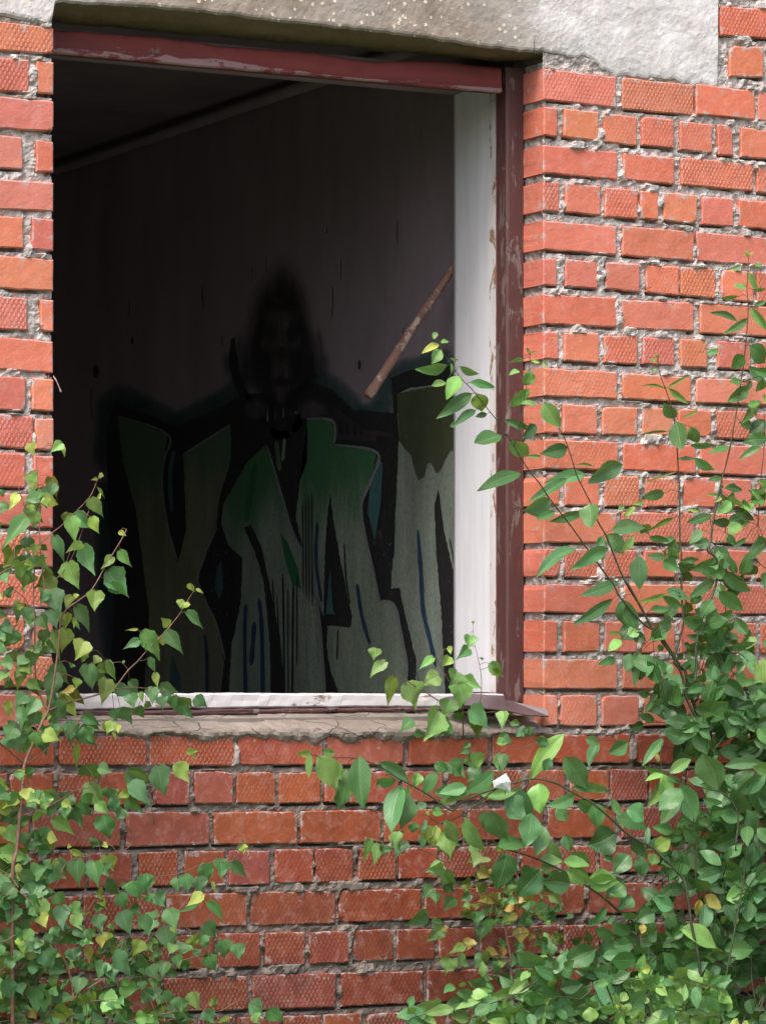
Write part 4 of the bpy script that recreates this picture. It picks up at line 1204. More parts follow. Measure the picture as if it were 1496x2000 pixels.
b.cropleaves('Z3','''970 230 1030 330 70 y;1050 290 1130 340 35 y;860 410 880 520 80 y;970 450 880 520 60 y;740 700 650 610 105 o;940 555 1135 730 105 b;720 760 900 1020 150 b
390 740 255 750 30 y;410 860 235 960 100 b;440 780 670 1090 175 l;640 860 755 870 105 o;460 900 500 950 50 l;560 820 640 980 110 o;520 1060 595 1230 80 b;590 1230 620 1400 80 o;60 1095 140 1310 95 l;240 1090 230 1130 30 l
120 1400 420 1450 140 b;300 1320 410 1450 110 g;310 1460 350 1630 150 b;560 1390 560 1580 150 b;640 1380 870 1450 150 b;780 1480 830 1680 150 b;860 1570 1010 1740 150 b;1030 1510 1180 1610 140 g;640 1500 680 1630 120 b;440 1440 450 1560 60 l;400 1600 470 1730 120 b;200 1620 330 1800 170 b;130 1640 170 1770 120 g;60 1780 50 1930 110 y;880 1500 1000 1620 130 g;480 1560 560 1610 80 o''',.15)
b.cropleaves('Z4','''130 170 190 350 250 b;340 160 220 360 180 l;400 120 460 380 190 g;680 60 690 290 130 g;780 110 950 300 160 b;840 30 970 140 120 b;550 110 540 200 90 o;760 270 750 530 70 o;290 500 280 620 80 g
830 480 980 630 180 b;960 500 1100 540 110 b;1240 540 1490 660 150 b;1300 640 1480 870 150 b;870 650 1060 930 190 l;1060 700 1100 860 150 b;1110 720 1150 780 80 l;1260 730 1130 820 80 y;1340 740 1370 810 60 Y
1250 780 1400 930 150 g;820 760 900 860 120 g;780 830 910 980 140 b;940 850 1060 960 110 l;700 760 560 900 150 d;560 760 620 910 120 g;450 930 570 880 100 g;720 900 820 1080 120 g;520 1000 720 1160 130 l;620 940 600 1090 110 g
50 920 130 1060 180 d;210 960 200 1110 130 g;60 1080 160 1260 150 l;30 1080 20 1170 80 y;380 1100 470 1310 165 b;220 1140 270 1300 120 b;330 1110 400 1210 110 g''',.20)
b.twigfill([(-60,900),(70,960),(90,1400),(60,1900),(-120,2100),(-160,1200)],70,(.10,.34),(.032,.050),(.8,.95),'bbggoly',301)
b.build('birch_sapling','tall slender birch sapling reaching up the left jamb of the window','young birch',r0,M['stem_red'],M['birchleaf'],group='birch saplings growing against the wall')

# ---------------------------------------------------------------- low birch bush at the bottom left
b=Plant('birch')
r0=Vector((P(120,2000,.4).x,-.36,GROUND))
b.cropstem('Z6','Z6:700,1496 720,1250 690,1080 640,900 500,700 350,500 200,300 60,100',.30,.26,.004,.0012,pre=[r0])
b.cropstem('Z6','Z6:720,1250 900,1130 1100,1000 1300,850 1400,720|Z7:60,620 250,450 420,250 540,120',.30,.22,.0024,.0008)
b.cropstem('Z7','Z6:1100,1000 1200,700 1280,440|Z5:60,1380 400,1320 640,1230 870,1220',.26,.2,.0018,.0007)
b.cropstem('Z6','Z6:690,1080 440,1040 180,1020',.28,.28,.0013,.0008)
b.cropstem('Z7','Z6:720,1250 1000,1496|Z7:120,1330 330,1290 520,1280 700,1290 900,1190 1130,1290',.3,.24,.002,.0007)
b.cropstem('Z5','Z6:350,500 560,120 700,-100|Z5:0,1100 0,860',.28,.22,.0016,.0007)
b.cropstem('Z7','Z7:250,450 450,560 620,640 850,690',.24,.22,.0012,.0006)
b.cropstem('Z5','Z5:220,900 180,600 200,430',.2,.2,.0012,.0007)
b.cropleaves('Z4','''1000 970 1060 1210 190 b;1190 900 1130 1010 110 b;940 1190 900 1290 120 g;1040 1240 990 1270 60 y;1100 800 1150 970 110 b;660 1260 700 1270 40 y;700 1300 850 1350 60 y
560 1390 640 1560 130 b;530 1400 560 1510 70 y;760 1390 770 1665 160 b;920 1420 950 1665 175 b;1050 1350 1110 1510 150 y;1000 1430 1060 1560 150 b;1040 1600 1180 1740 120 g;1290 1620 1310 1740 150 b;1390 1550 1440 1720 140 b
0 1340 300 1400 160 l;100 1430 420 1620 150 b;60 1500 140 1670 150 b;-40 1420 160 1500 140 g''',.24)
b.cropleaves('Z5','''490 290 585 285 50 y;540 310 570 360 30 y;400 400 500 555 130 y;250 420 330 670 160 b;0 460 200 565 150 b;20 560 200 750 130 b;960 1070 970 1155 75 y;970 1100 1020 1120 20 y;950 1040 980 1055 30 y
120 1330 150 1480 115 b;60 1380 50 1490 110 b;470 1320 500 1480 105 b;410 1350 420 1480 90 b;640 1230 680 1400 130 b;770 1190 780 1360 120 b;870 1210 990 1345 100 b;590 1340 620 1480 120 b;700 1380 730 1480 30 y;560 1470 600 1500 80 y''',.2)
b.cropleaves('Z6','''130 60 110 160 130 b;200 20 420 130 120 b;370 140 280 330 210 b;400 290 420 560 150 l;470 180 440 310 90 g;480 350 535 510 50 y;600 350 615 590 150 b;540 240 650 330 140 b;700 330 780 440 120 l;720 430 800 590 120 l;740 560 830 690 120 b;850 580 900 700 90 g
180 370 60 530 170 b;130 560 165 775 155 b;270 580 300 755 120 l;200 400 330 490 110 g;0 290 180 340 130 g;470 740 340 770 120 g;420 790 520 975 180 b;330 830 225 970 140 b;500 620 660 650 110 g;460 620 500 720 90 g;700 770 740 900 150 d;760 880 790 960 90 g
970 640 990 765 90 Y;870 750 875 915 80 Y;1010 900 950 1060 150 b;1110 820 1280 1050 150 b;1060 930 1110 1090 150 b;950 440 990 610 130 b;1080 520 1110 600 60 l;1190 410 1280 640 160 b;1400 440 1450 650 130 b;1300 120 1370 300 150 b;1150 240 1240 390 130 b;1390 60 1440 220 120 b;1450 240 1480 330 110 b;1350 370 1250 400 120 d
1380 690 1290 850 130 o;1430 730 1490 790 90 l;1340 880 1430 960 110 g;1210 1060 1300 1130 80 l;1040 1060 1080 1130 30 l;90 1020 130 1090 110 b;60 1080 130 1290 170 b;190 1110 220 1220 110 b;340 1150 370 1400 170 b;260 1310 200 1390 100 b;290 1370 350 1460 90 Y;400 1110 420 1190 80 g
780 1050 740 1220 145 g;600 1200 450 1270 150 g;560 1150 480 1190 110 o;640 1120 600 1090 110 g;680 1220 600 1300 100 g;880 1190 940 1370 110 o;1000 1200 1060 1270 110 g;770 1290 750 1350 60 Y;610 1370 640 1500 105 Y;800 1360 860 1500 160 b;1160 1390 1250 1490 140 g;1400 1180 1510 1290 140 b;1330 1440 1490 1420 130 l;80 1330 80 1410 100 g;30 900 10 970 80 l;120 860 110 950 90 g;1060 1360 1100 1460 80 o''',.28)
b.cropleaves('Z7','''540 225 390 330 100 y;480 300 310 390 60 g;590 295 740 490 80 g;230 360 300 560 145 b;200 520 240 780 165 g;560 490 665 620 155 g;540 600 560 740 120 b;440 600 480 710 120 o;720 640 740 820 145 b;850 680 890 830 125 b;590 795 660 940 135 b;400 680 330 790 140 g;260 520 290 580 50 y;290 680 230 780 100 l;300 780 330 910 90 g;200 840 170 990 120 g;60 880 140 1010 120 g;100 1080 90 1200 135 b;170 1140 310 1210 120 b;340 1165 360 1300 145 b;460 1120 510 1290 130 l;560 1290 650 1400 130 b;620 1180 680 1260 80 o;980 1225 1115 1340 135 b;1140 1290 1300 1380 140 b;1000 1330 1060 1410 100 l;60 1310 140 1390 140 l;330 1290 300 1370 110 g;110 220 190 340 120 b;60 50 50 200 110 b;100 460 60 570 100 b;90 620 60 700 80 l''',.25)
b.twigfill([(-140,1680),(60,1700),(120,1800),(180,1890),(300,1960),(420,2010),(380,2120),(-200,2120)],110,(.10,.36),(.036,.054),(.8,.95),'bbggdol',311)
b.twigfill([(150,1760),(300,1790),(420,1850),(330,1960),(160,1930)],20,(.08,.22),(.026,.038),(.8,.95),'bggo',312)
b.twigfill([(-300,2080),(520,2080),(560,2450),(-340,2450)],70,(.08,.5),(.032,.046),(.8,.95),'bggdl',313,nl=(3,5))
b.build('birch_sapling','low bushy birch clump with a few yellow leaves at the bottom left of the wall','young birch',r0,M['stem_red'],M['birchleaf'],group='birch saplings growing against the wall')

# ---------------------------------------------------------------- little birch rooted in the window sill
b=Plant('birch')
r0=P(905,1440,.012)
b.cropstem('C4','C4:745,1950 742,1780 740,1700 640,1560 565,1430 550,1390',.02,.10,.0028,.0007,pre=[r0])
b.cropstem('C4','C4:740,1760 640,1740 560,1700 470,1640 370,1580 280,1500 200,1430 130,1350',.05,.11,.0018,.0006)
b.cropstem('C4','C4:742,1790 850,1750 875,1600 860,1450 820,1280 815,1170',.05,.1,.0012,.0004)
b.cropstem('C4','C4:742,1790 850,1800 1000,1790 1110,1900 1200,1990',.04,.08,.0014,.0006)
b.cropleaves('C4','''130 1335 110 1420 90 l;190 1430 80 1550 80 l;255 1540 210 1750 90 o;330 1590 410 1770 165 l;570 1530 450 1600 120 l;530 1400 430 1490 60 l;640 1390 600 1465 80 y;650 1320 660 1380 40 y;700 1500 650 1610 140 l;715 1590 725 1770 155 l;790 1240 780 1340 100 l;780 1330 700 1410 85 g;740 1560 870 1620 110 l
935 1440 1040 1540 90 l;960 1480 1010 1530 60 o;650 1700 600 1830 140 l;560 1780 460 1990 165 l;640 1850 550 1960 130 g;385 1850 290 1920 90 g;790 1770 930 1910 140 b;820 1830 850 1975 100 o;1030 1785 1010 1905 85 l;700 1790 740 1850 80 g;1100 1850 1155 1870 40 l;1130 1920 1170 1960 70 g;1200 1900 1220 1965 60 g;1000 1960 1090 1990 80 g;400 1930 480 1960 60 g;815 1140 815 1165 25 l;880 1400 875 1420 25 g''',.09,jit=.025)
b.build('birch_sapling','small bright green birch seedling rooted in the cracked window sill','young birch',r0,M['stem_red'],M['birchleaf'],group='birch saplings growing against the wall')

# ---------------------------------------------------------------- birch with yellow leaves low in the middle
b=Plant('birch')
r0=Vector((P(1000,2000,.25).x,-.22,GROUND))
b.cropstem('R9','R9:1030,1600 1020,1200 1010,1000 980,850 960,700 930,560 860,330',.16,.10,.0042,.0016,pre=[r0])
b.cropstem('R9','R9:930,560 800,460 700,460 600,440 480,380 340,250',.14,.12,.0016,.0006)
b.cropstem('R9','R9:1010,1040 850,1030 700,960 560,860 400,750 250,690 180,660',.16,.12,.0019,.0006)
b.cropstem('R9','R9:960,720 1130,640 1250,640 1400,540 1496,500',.14,.14,.0016,.0007)
b.cropstem('R9','R9:980,850 1300,770 1400,730 1496,700',.14,.14,.0014,.0007)
b.cropstem('R7','R7:430,1480 430,1250 400,1000 300,700 250,500',.12,.12,.0018,.0008)
b.cropstem('R7','R7:60,430 220,420 400,350 560,330 760,280 850,250 950,200',.12,.10,.0013,.0006)
b.cropstem('R6','R7:400,1000 150,1150|R6:1390,1200 1200,1100 940,1010 760,1000 640,980',.12,.14,.0014,.0006)
b.cropleaves('R9','''400 195 240 255 115 l;385 285 525 345 135 l;400 375 510 445 115 g;305 400 200 490 130 g;340 450 330 545 90 g;500 495 405 615 120 g;645 335 535 375 90 o;600 370 600 445 70 o;650 460 545 525 90 g;815 455 905 555 130 Y;940 490 950 565 75 l;990 375 1010 485 125 l;1150 455 1245 565 110 Y;1180 520 1170 620 140 g;1070 645 955 715 65 Y;760 590 820 650 90 g;700 620 710 750 125 g;820 690 830 810 115 g;900 680 920 740 80 g;760 760 730 890 110 d;840 590 880 610 50 g;1120 770 1110 925 140 Y;1200 820 1190 890 80 Y;1170 660 1100 750 130 g;245 615 60 745 135 g;300 710 420 715 75 g;395 770 250 895 125 l;410 755 430 810 70 Y;650 865 620 965 115 Y;590 920 445 995 80 o;475 1045 420 1195 155 l;530 1030 625 1115 105 l;780 1010 680 1125 110 g;780 985 810 1105 85 o;790 970 935 1020 65 Y;870 1020 900 1065 80 g;900 1075 880 1175 105 g;1000 1060 1090 1080 110 g;1250 600 1450 600 150 g;1380 465 1485 560 95 l;1330 860 1400 830 90 l;1250 800 1300 795 90 g;1445 1030 1500 1050 65 Y;720 240 840 300 105 Y;1350 980 1440 990 100 o;1100 900 1060 1000 100 g;1400 1120 1450 1160 90 g;1250 880 1290 915 90 g;1360 640 1440 710 110 g''',.15)
b.cropleaves('R6','''660 975 620 1195 85 l;740 1030 690 1225 95 l;850 950 955 1080 140 l;800 1040 790 1140 115 g;940 950 900 900 110 g;980 1000 900 1160 130 d;1360 930 1400 1165 195 l;1130 950 1150 1100 65 b;1335 1225 1180 1275 120 l;1345 1310 1450 1380 130 l;1300 1280 1200 1310 60 g''',.16)
b.cropleaves('R7','''310 335 345 515 180 l;90 415 220 560 165 g;20 430 60 510 80 g;560 345 550 515 135 b;500 380 540 505 45 l;340 480 240 610 130 d;570 205 660 245 95 b;700 125 760 185 115 b;820 95 810 195 50 g;640 60 720 75 40 l;250 290 180 340 80 g;60 1110 90 1305 185 l;390 880 420 1050 90 g;280 1160 360 1260 110 l;380 1280 300 1370 170 l;430 1375 380 1480 110 Y;520 1180 570 1240 80 o;680 1350 660 1460 80 g;520 230 620 250 70 l;260 240 210 300 60 g''',.13)
b.twigfill([(960,1740),(1080,1740),(1110,1830),(1050,1900),(950,1850)],12,(.05,.13),(.024,.036),(.8,.95),'ggodYl',321)
b.twigfill([(930,1900),(1100,1880),(1200,2100),(1180,2400),(900,2400)],40,(.05,.4),(.03,.045),(.8,.95),'ggdb',322)
b.build('birch_sapling','thin birch with scattered yellow leaves in front of the lower middle bricks','young birch',r0,M['stem_red'],M['birchleaf'],group='birch saplings growing against the wall')
# ---------------------------------------------------------------- tall willow at the right
w=Plant('willow')
r0=Vector((P(1390,2000,.35).x,-.32,GROUND))
w.cropstem('R5','R8:1130,1900 1080,1500|R5:900,1950 820,1800 760,1680 680,1450 640,1250 600,1190',.20,.16,.0075,.004,pre=[r0])
w.cropstem('R5','R5:780,1800 720,1680 660,1550 620,1350 580,1230 520,1150 540,1050 620,760 610,560 600,300 600,0|R2:475,1746 470,1400 470,1100 455,850 440,580 430,400|R1:370,1900 320,1750 230,1500 210,1330',.24,.16,.0042,.0010)
w.cropstem('R1','R5:740,1380 760,1200 760,950 850,600 930,440 975,280 970,60|R2:800,1800 840,1700 860,1500 910,1250 970,950 1040,700 1100,400 1160,50|R1:1190,1650 1230,1400 1270,1000 1285,700 1270,500 1290,150',.24,.16,.0040,.0010)
w.cropstem('R4','R5:620,1240 440,1000 340,860 280,780 140,520 0,270|R4:1490,1340 1400,1180 1270,960 1150,670 1080,500 1000,360 940,200 870,60|R3:780,1480 720,1280 660,1110 600,990',.24,.18,.0036,.0012)
w.cropstem('C3','R5:580,1180 380,880|R4:1460,1420 1230,1150 1170,1030 1070,900 1000,800 890,650 770,480 650,320 500,130|R3:400,1580 300,1460 230,1350 130,1190 40,1040|C3:1080,1500 1030,1410 950,1310 830,1160 760,1090 660,960 600,850 570,760',.24,.16,.0028,.0008)
w.cropstem('R3','R3:130,1190 230,700 290,330 290,250',.16,.16,.0012,.0006)
w.cropstem('R5','R5:1160,1290 930,1000 870,950',.22,.2,.0014,.0008)
w.cropstem('R2','R2:840,1500 830,1350 870,1330 910,1160',.2,.2,.001,.0007)
w.cropstem('R2','R2:1400,1500 1440,900 1480,500 1470,100',.2,.16,.0016,.0007)
w.cropleaves('R1','''1280 130 1250 50 40 y;1300 100 1350 60 25 y;1200 230 1060 280 50 l;1350 220 1480 240 45 l;1290 310 1400 520 80 l;1260 480 1120 480 80 l;1340 520 1496 520 50 l;1170 600 950 620 45 o;1350 700 1496 650 60 g;1310 730 1500 1000 100 l;1160 900 860 790 80 g;1280 860 1020 1030 90 g;940 1250 790 1280 70 g;1300 1180 1500 1380 220 g;1240 1300 1100 1450 160 g;1290 1430 1500 1660 130 b;1290 1680 1050 1850 150 g;1280 1900 1430 1850 90 l;210 1330 190 1280 50 y;200 1380 100 1340 40 l;180 1450 150 1490 60 l;300 1700 50 1650 35 o;320 1680 560 1540 45 o;340 1690 560 1860 80 l''',.18)
w.cropleaves('R2','''430 210 290 50 140 g;430 260 500 590 200 g;600 320 690 520 140 b;590 540 890 550 70 g;460 710 650 720 50 g;640 700 880 840 110 b;1060 560 820 620 80 g;440 860 70 980 25 o;330 380 0 430 30 o;690 130 510 210 40 o;290 1110 50 1170 120 g;980 930 820 950 70 g;1000 1060 1220 1070 100 d;400 1410 120 1570 60 o;1440 30 1160 260 110 l;1300 60 1400 170 80 l;1180 270 1350 330 110 b;1490 250 1300 400 170 d;1480 390 1380 520 130 l;1440 560 1190 690 90 g;1490 1030 1330 1270 90 g;980 1130 800 1130 35 l;970 1160 890 1220 40 y;980 1050 960 1020 40 y;1050 1150 1230 1290 60 l;1080 1210 930 1340 130 l;1110 1330 1350 1430 110 g;870 1370 560 1480 110 d;760 1440 670 1470 50 y;1060 1480 860 1460 110 d;1180 1470 1060 1600 140 l;740 1560 600 1700 110 b;830 1700 640 1720 130 b;900 1740 1060 1946 180 b;1040 1600 1130 1730 90 b;1260 1650 1100 1750 60 g;1400 1620 1496 1720 100 b;1480 1700 1290 1900 130 g;0 1500 120 1560 130 g;100 1640 340 1690 80 g;330 1780 460 1900 110 b;280 1900 440 1930 90 g;700 1330 580 1300 40 y;480 1920 700 1900 80 g''',.19)
w.cropleaves('C3','''570 740 550 790 40 l;600 820 660 810 30 l;590 830 470 885 50 y;600 870 540 965 80 l;650 985 440 1025 70 l;670 930 730 945 20 l;680 970 680 1050 20 l;740 990 880 1055 50 l;740 1065 640 1215 100 l;640 1110 530 1140 50 l;810 1110 995 1140 60 g;830 1190 600 1355 95 g;870 1190 900 1315 120 o;860 1310 710 1420 60 g;940 1340 860 1360 40 g;710 1410 670 1430 40 g;1045 1495 850 1570 110 g;1060 1380 1240 1430 40 g;1300 1420 1200 1520 80 d;1100 1540 1240 1660 110 l;1190 1775 900 1880 95 g''',.17)
w.cropleaves('R3','''230 270 80 310 40 l;190 400 80 430 50 l;310 395 230 545 125 l;290 210 260 150 30 o;300 220 360 190 25 o;300 290 400 300 40 y;420 310 480 330 50 y;290 590 90 780 110 l;200 740 380 740 50 l;440 720 600 975 165 l;40 920 280 1000 60 b;360 970 210 1095 80 g;690 1200 425 1260 145 g;260 1290 420 1280 40 l;1265 1375 885 1545 175 b;880 1480 480 1560 130 b;680 1520 290 1720 100 g;780 1380 960 1390 30 o''',.18)
w.cropleaves('R4','''510 140 245 260 175 b;560 260 360 345 80 g;840 270 530 370 100 g;920 175 930 425 185 b;1140 460 1495 430 150 b;1100 500 1270 695 165 b;1060 520 990 640 90 b;1380 520 1240 680 80 l;790 640 385 905 115 b;1120 650 725 865 135 b;1220 990 845 1125 125 g;1160 1175 765 1435 115 g;1260 1180 1290 1460 195 b;1440 720 1430 1060 180 b;1240 1600 1115 1705 95 l;1430 1500 1310 1580 75 l;1380 1480 1260 1600 190 d;1120 1540 1240 1530 50 o;1440 1740 1340 1870 90 g;1190 1800 1020 1850 90 g;1280 200 1210 240 60 l;1390 210 1270 320 60 y;1490 160 1370 180 40 y;1290 1240 1400 1500 150 g''',.20)
w.cropleaves('R5','''560 110 760 150 100 g;400 80 560 180 130 g;960 60 720 180 110 g;980 50 1130 110 160 b;850 120 900 260 110 b;1010 200 1330 400 150 b;1000 405 1235 595 155 b;960 290 690 470 110 g;940 495 800 695 140 g;440 395 670 485 115 b;440 430 150 510 60 o;400 460 600 560 80 g;270 610 470 590 80 g;700 440 760 540 110 g;610 690 860 800 150 g;870 680 1050 710 120 g;950 780 750 800 110 g;370 740 500 770 180 b;450 830 260 930 120 g;780 860 870 940 80 d;620 960 700 990 60 d;1090 1010 1375 960 80 g;960 1070 1130 1110 120 b;820 1040 870 1090 90 g;40 880 150 820 120 l;100 860 210 920 120 d;60 1060 30 1260 130 b;110 1060 110 1410 90 g;140 1050 210 1130 30 l;320 1100 350 1370 220 g;180 1180 170 1350 100 g;490 1170 380 1300 150 g;650 1150 670 1240 90 b;560 1080 610 1120 80 d;350 980 400 1040 70 b;1090 1400 1420 1370 95 l;1090 1380 930 1390 90 g;1480 1120 1460 1440 170 l;980 1260 850 1350 130 g;870 1400 750 1510 140 g;940 1530 900 1710 180 g;1100 1500 1400 1570 130 d;1110 1570 1340 1750 100 b;1410 1800 975 1890 115 l;1400 1740 1500 1860 110 l;350 1500 185 1700 60 g;640 1530 380 1550 190 d;600 1400 400 1480 180 g;700 1720 520 1860 180 g;770 1790 870 1870 150 g;1500 1540 1480 1610 80 y;1440 1680 1480 1720 70 y;500 1640 450 1800 120 d;450 1800 460 1955 80 g;850 1730 1000 1810 130 d;880 1650 800 1560 110 d;1080 1620 1090 1760 100 g;650 1320 760 1350 110 g''',.22)
w.twigfill([(1330,1100),(1420,1120),(1496,1300),(1540,1480),(1320,1480),(1290,1380),(1300,1250)],17,(.08,.22),(.050,.075),(.42,.55),'ggbd',401)
w.twigfill([(1400,980),(1500,960),(1520,1350),(1440,1330)],8,(.10,.24),(.045,.07),(.42,.55),'ggbl',404)
w.twigfill([(1275,1330),(1400,1300),(1560,1400),(1560,1520),(1400,1520),(1290,1470)],38,(.10,.36),(.055,.085),(.42,.6),'ggddb',402)
w.twigfill([(1480,700),(1640,500),(1850,900),(1900,1700),(1520,1700),(1500,1100)],60,(.08,.4),(.045,.075),(.4,.55),'ggbdl',403)
w.build('willow_bush','tall goat willow with long upright shoots in front of the bricks right of the window','willow',r0,M['stem_green'],M['willowleaf'],group='willows growing against the wall')

# ---------------------------------------------------------------- arching willow branches and the dense bush they come from
w=Plant('willow')
r0=Vector((P(1300,2000,.6).x,-.55,GROUND))
hub=P(1345,1745,.45)
w.cropstem('R8','R8:860,1600 820,1320 780,1220 620,1060 520,970 350,880 150,700 0,580|R7:1300,740 1200,690 1080,620 950,580 830,570 700,600 560,640 470,690 330,810 200,900 0,980|R6:1400,810 1290,830 1190,760',.48,.30,.0042,.0012,pre=[r0,Vector((hub.x,-.5,-.95))])
w.cropstem('R6','R7:560,640 330,720 180,790|R6:1420,720 1300,650 1200,575 1050,490 900,410 830,360 700,290 520,240 300,235 130,210',.36,.30,.0030,.0010)
w.cropstem('R10','RT:690,600 660,480 640,360 520,260 420,170 300,90 170,0|R7:1200,1460 1060,1380 900,1310 760,1260 600,1210 470,1130',.40,.30,.0044,.0016,pre=[r0,P(1270,1960,.5)])
w.cropstem('R8','R8:1300,1300 1240,1000 1260,700 1150,530 1000,480 880,450 760,420 640,350 600,240',.5,.4,.0028,.0008,pre=[r0])
w.cropstem('RT','RT:1440,980 1430,900 1400,700 1390,500 1300,380 1240,300',.45,.4,.0030,.001,pre=[r0])
w.cropstem('R8','R8:0,70 250,75 520,100 720,140 900,200',.2,.2,.0008,.0008)
w.cropstem('R9','RT:500,890 280,850 120,830 0,850|R9:1200,1420 950,1500 780,1560 600,1600',.5,.45,.0024,.0008,pre=[r0])
w.cropstem('R9','R9:1500,1390 1340,1160 1270,1240 1150,1310 1050,1380 850,1450 700,1500 500,1530 300,1540 100,1590',.48,.42,.0022,.0008)
w.cropstem('RT','RT:540,1050 640,900 720,700',.55,.5,.002,.001,pre=[r0])
w.cropstem('RT','RT:860,1050 900,850 960,690',.55,.5,.002,.001)
w.cropstem('R8','R8:900,1250 905,950 880,700',.42,.42,.003,.0015)
w.cropleaves('R6','''130 180 10 200 60 y;120 200 110 410 60 l;190 225 350 505 195 l;340 270 400 430 110 l;350 200 225 170 70 l;450 330 390 690 150 g;400 500 400 690 120 g;570 215 610 680 185 g;760 270 1005 445 115 b;900 450 740 445 90 b;770 460 720 495 50 d;950 480 860 895 165 b;1000 560 960 880 155 b;1060 820 1060 920 90 g;1100 370 1080 495 100 l;1280 360 1155 570 105 g;1250 300 1375 350 95 g;1390 290 1500 390 110 g;1180 650 1090 705 70 b;1250 550 1500 540 110 b;1300 640 1490 590 60 l;1000 500 1030 595 60 l;1180 800 1120 925 50 b;1200 840 1180 985 110 o;1270 850 1270 980 75 y;1350 815 1465 1010 115 l;1230 720 1330 745 75 l;1190 720 1200 765 30 y;1240 960 1220 1045 80 o''',.30)
w.cropleaves('R7','''490 500 235 690 135 b;240 640 0 695 110 b;280 700 20 785 60 l;360 720 665 695 115 l;590 730 740 930 190 b;690 635 860 980 145 b;900 610 900 865 180 l;1130 155 825 565 150 l;950 180 900 280 120 g;1000 380 950 500 90 b;1130 360 1335 645 185 b;1200 650 1510 670 90 b;1230 720 1005 810 110 b;1260 760 1420 870 120 b;1380 790 1450 1005 150 g;1060 830 1160 945 120 b;460 850 590 1140 180 b;220 915 400 1240 125 l;40 945 160 1140 105 l;830 880 790 1175 190 b;930 990 880 1260 150 b;520 1180 805 1170 115 g;960 1155 1115 1340 125 l;1140 1075 1180 1225 105 g;600 1240 540 1510 185 d;860 1390 770 1500 200 d;1200 1240 1355 1355 135 l;1120 1330 1345 1370 95 l;900 1310 1095 1335 95 l;1180 1380 1355 1490 125 l;980 1330 970 1440 100 l;1100 1460 980 1510 150 d;1440 230 1355 445 90 g;1330 200 1445 255 90 g''',.34)
w.cropleaves('R8','''225 860 5 960 235 d;330 90 165 170 120 g;625 55 465 265 80 g;570 180 590 255 35 Y;640 340 465 290 45 l;680 350 865 225 95 l;640 360 485 405 45 l;640 360 640 565 125 l;600 420 515 630 85 l;660 370 785 435 45 b;780 435 880 745 175 b;780 480 600 650 150 g;960 180 1090 465 215 b;760 560 615 765 120 l;1150 515 1375 690 160 b;1140 290 1500 280 95 b;1130 520 1000 630 150 b;1496 350 1245 520 130 b;1380 395 1440 665 175 b;1330 650 1420 925 125 b;960 560 1245 690 95 b;1010 800 950 660 100 g;1150 700 1255 790 120 g;1250 880 1055 965 155 g;1400 900 1400 1110 150 b;870 950 935 1165 175 g;700 830 560 800 90 g;800 850 700 830 60 l;225 740 505 805 135 g;320 650 460 745 150 b;190 560 275 715 65 b;500 800 500 955 45 b;560 1000 685 900 125 o;560 1030 530 1125 105 l;350 940 485 1045 95 g;440 1045 440 1225 115 b;340 1035 215 1190 150 g;200 1050 130 1080 80 g;0 1250 225 1230 115 l;285 1250 165 1390 145 g;360 1395 265 1500 110 g;545 1400 710 1485 115 g;750 1020 835 1180 120 b;1270 1170 1040 1125 100 g;1100 1180 1355 1315 100 g;1330 1370 1165 1445 135 g;980 1385 1090 1505 85 Y;945 1420 910 1513 50 Y;700 1060 805 1040 100 b;760 1220 855 1310 100 g;640 1160 765 1205 110 g;150 470 0 490 60 l''',.40)
w.cropleaves('R9','''980 95 895 410 185 d;1295 225 1085 480 205 d;1325 330 1495 400 155 d;1075 990 1335 1110 155 b;1200 1160 1435 1400 165 g;1290 1100 1390 1290 130 g;1170 1230 1015 1355 125 l;1050 1310 845 1395 105 l;885 1395 690 1540 175 b;385 1440 185 1495 135 l;245 1555 -10 1570 130 b;500 1500 255 1555 95 l;640 1580 475 1560 110 l;760 1415 515 1505 60 l;1355 1445 1280 1640 165 b;1050 1500 1060 1610 110 l;1180 1435 1275 1540 105 l;800 1570 695 1560 60 y;700 1620 760 1640 70 y;320 1590 230 1640 120 l;1240 1280 1260 1380 110 g;900 1470 1010 1590 90 l;560 1530 620 1640 90 l''',.42)
w.cropleaves('RT','''190 0 335 85 95 l;330 65 505 65 110 l;560 95 455 155 135 g;625 185 545 245 100 g;450 240 335 365 60 g;215 90 45 80 135 d;550 290 655 315 50 g;485 350 620 415 85 g;755 190 885 245 95 b;765 285 655 335 105 g;690 355 680 415 48 Y;495 500 635 475 100 g;485 590 645 590 115 g;780 395 685 445 95 g;935 385 1175 500 110 l;935 590 1105 510 90 g;1075 545 1225 555 105 l;1220 525 1410 520 125 g;1240 430 1375 420 95 b;1095 165 1185 255 75 Y;1060 195 1040 305 52 Y;1095 220 1090 395 92 b;1235 195 1380 150 115 l;1300 295 1290 365 32 Y;1380 200 1370 340 100 g;385 515 165 635 135 g;525 680 365 660 110 b;165 705 335 880 115 b;540 850 390 740 165 b;350 1000 340 900 95 l;80 985 60 865 115 b;235 935 105 885 90 g''',.44)
w.twigfill([(1330,1560),(1496,1520),(1600,1600),(1600,1780),(1400,1800),(1330,1700)],50,(.15,.44),(.055,.085),(.40,.52),'ggbdd',411)
w.twigfill([(1240,1760),(1500,1740),(1620,1800),(1620,2010),(1190,2010),(1130,1930),(1200,1850)],110,(.14,.46),(.048,.078),(.40,.56),'ggbdd',412)
w.twigfill([(860,1985),(1000,1940),(1160,1910),(1260,2020),(860,2030)],38,(.25,.48),(.045,.072),(.42,.55),'ggbl',413)
w.twigfill([(1500,1500),(1900,1500),(1950,2100),(1500,2100)],60,(.1,.6),(.045,.07),(.45,.6),'ggbdl',414)
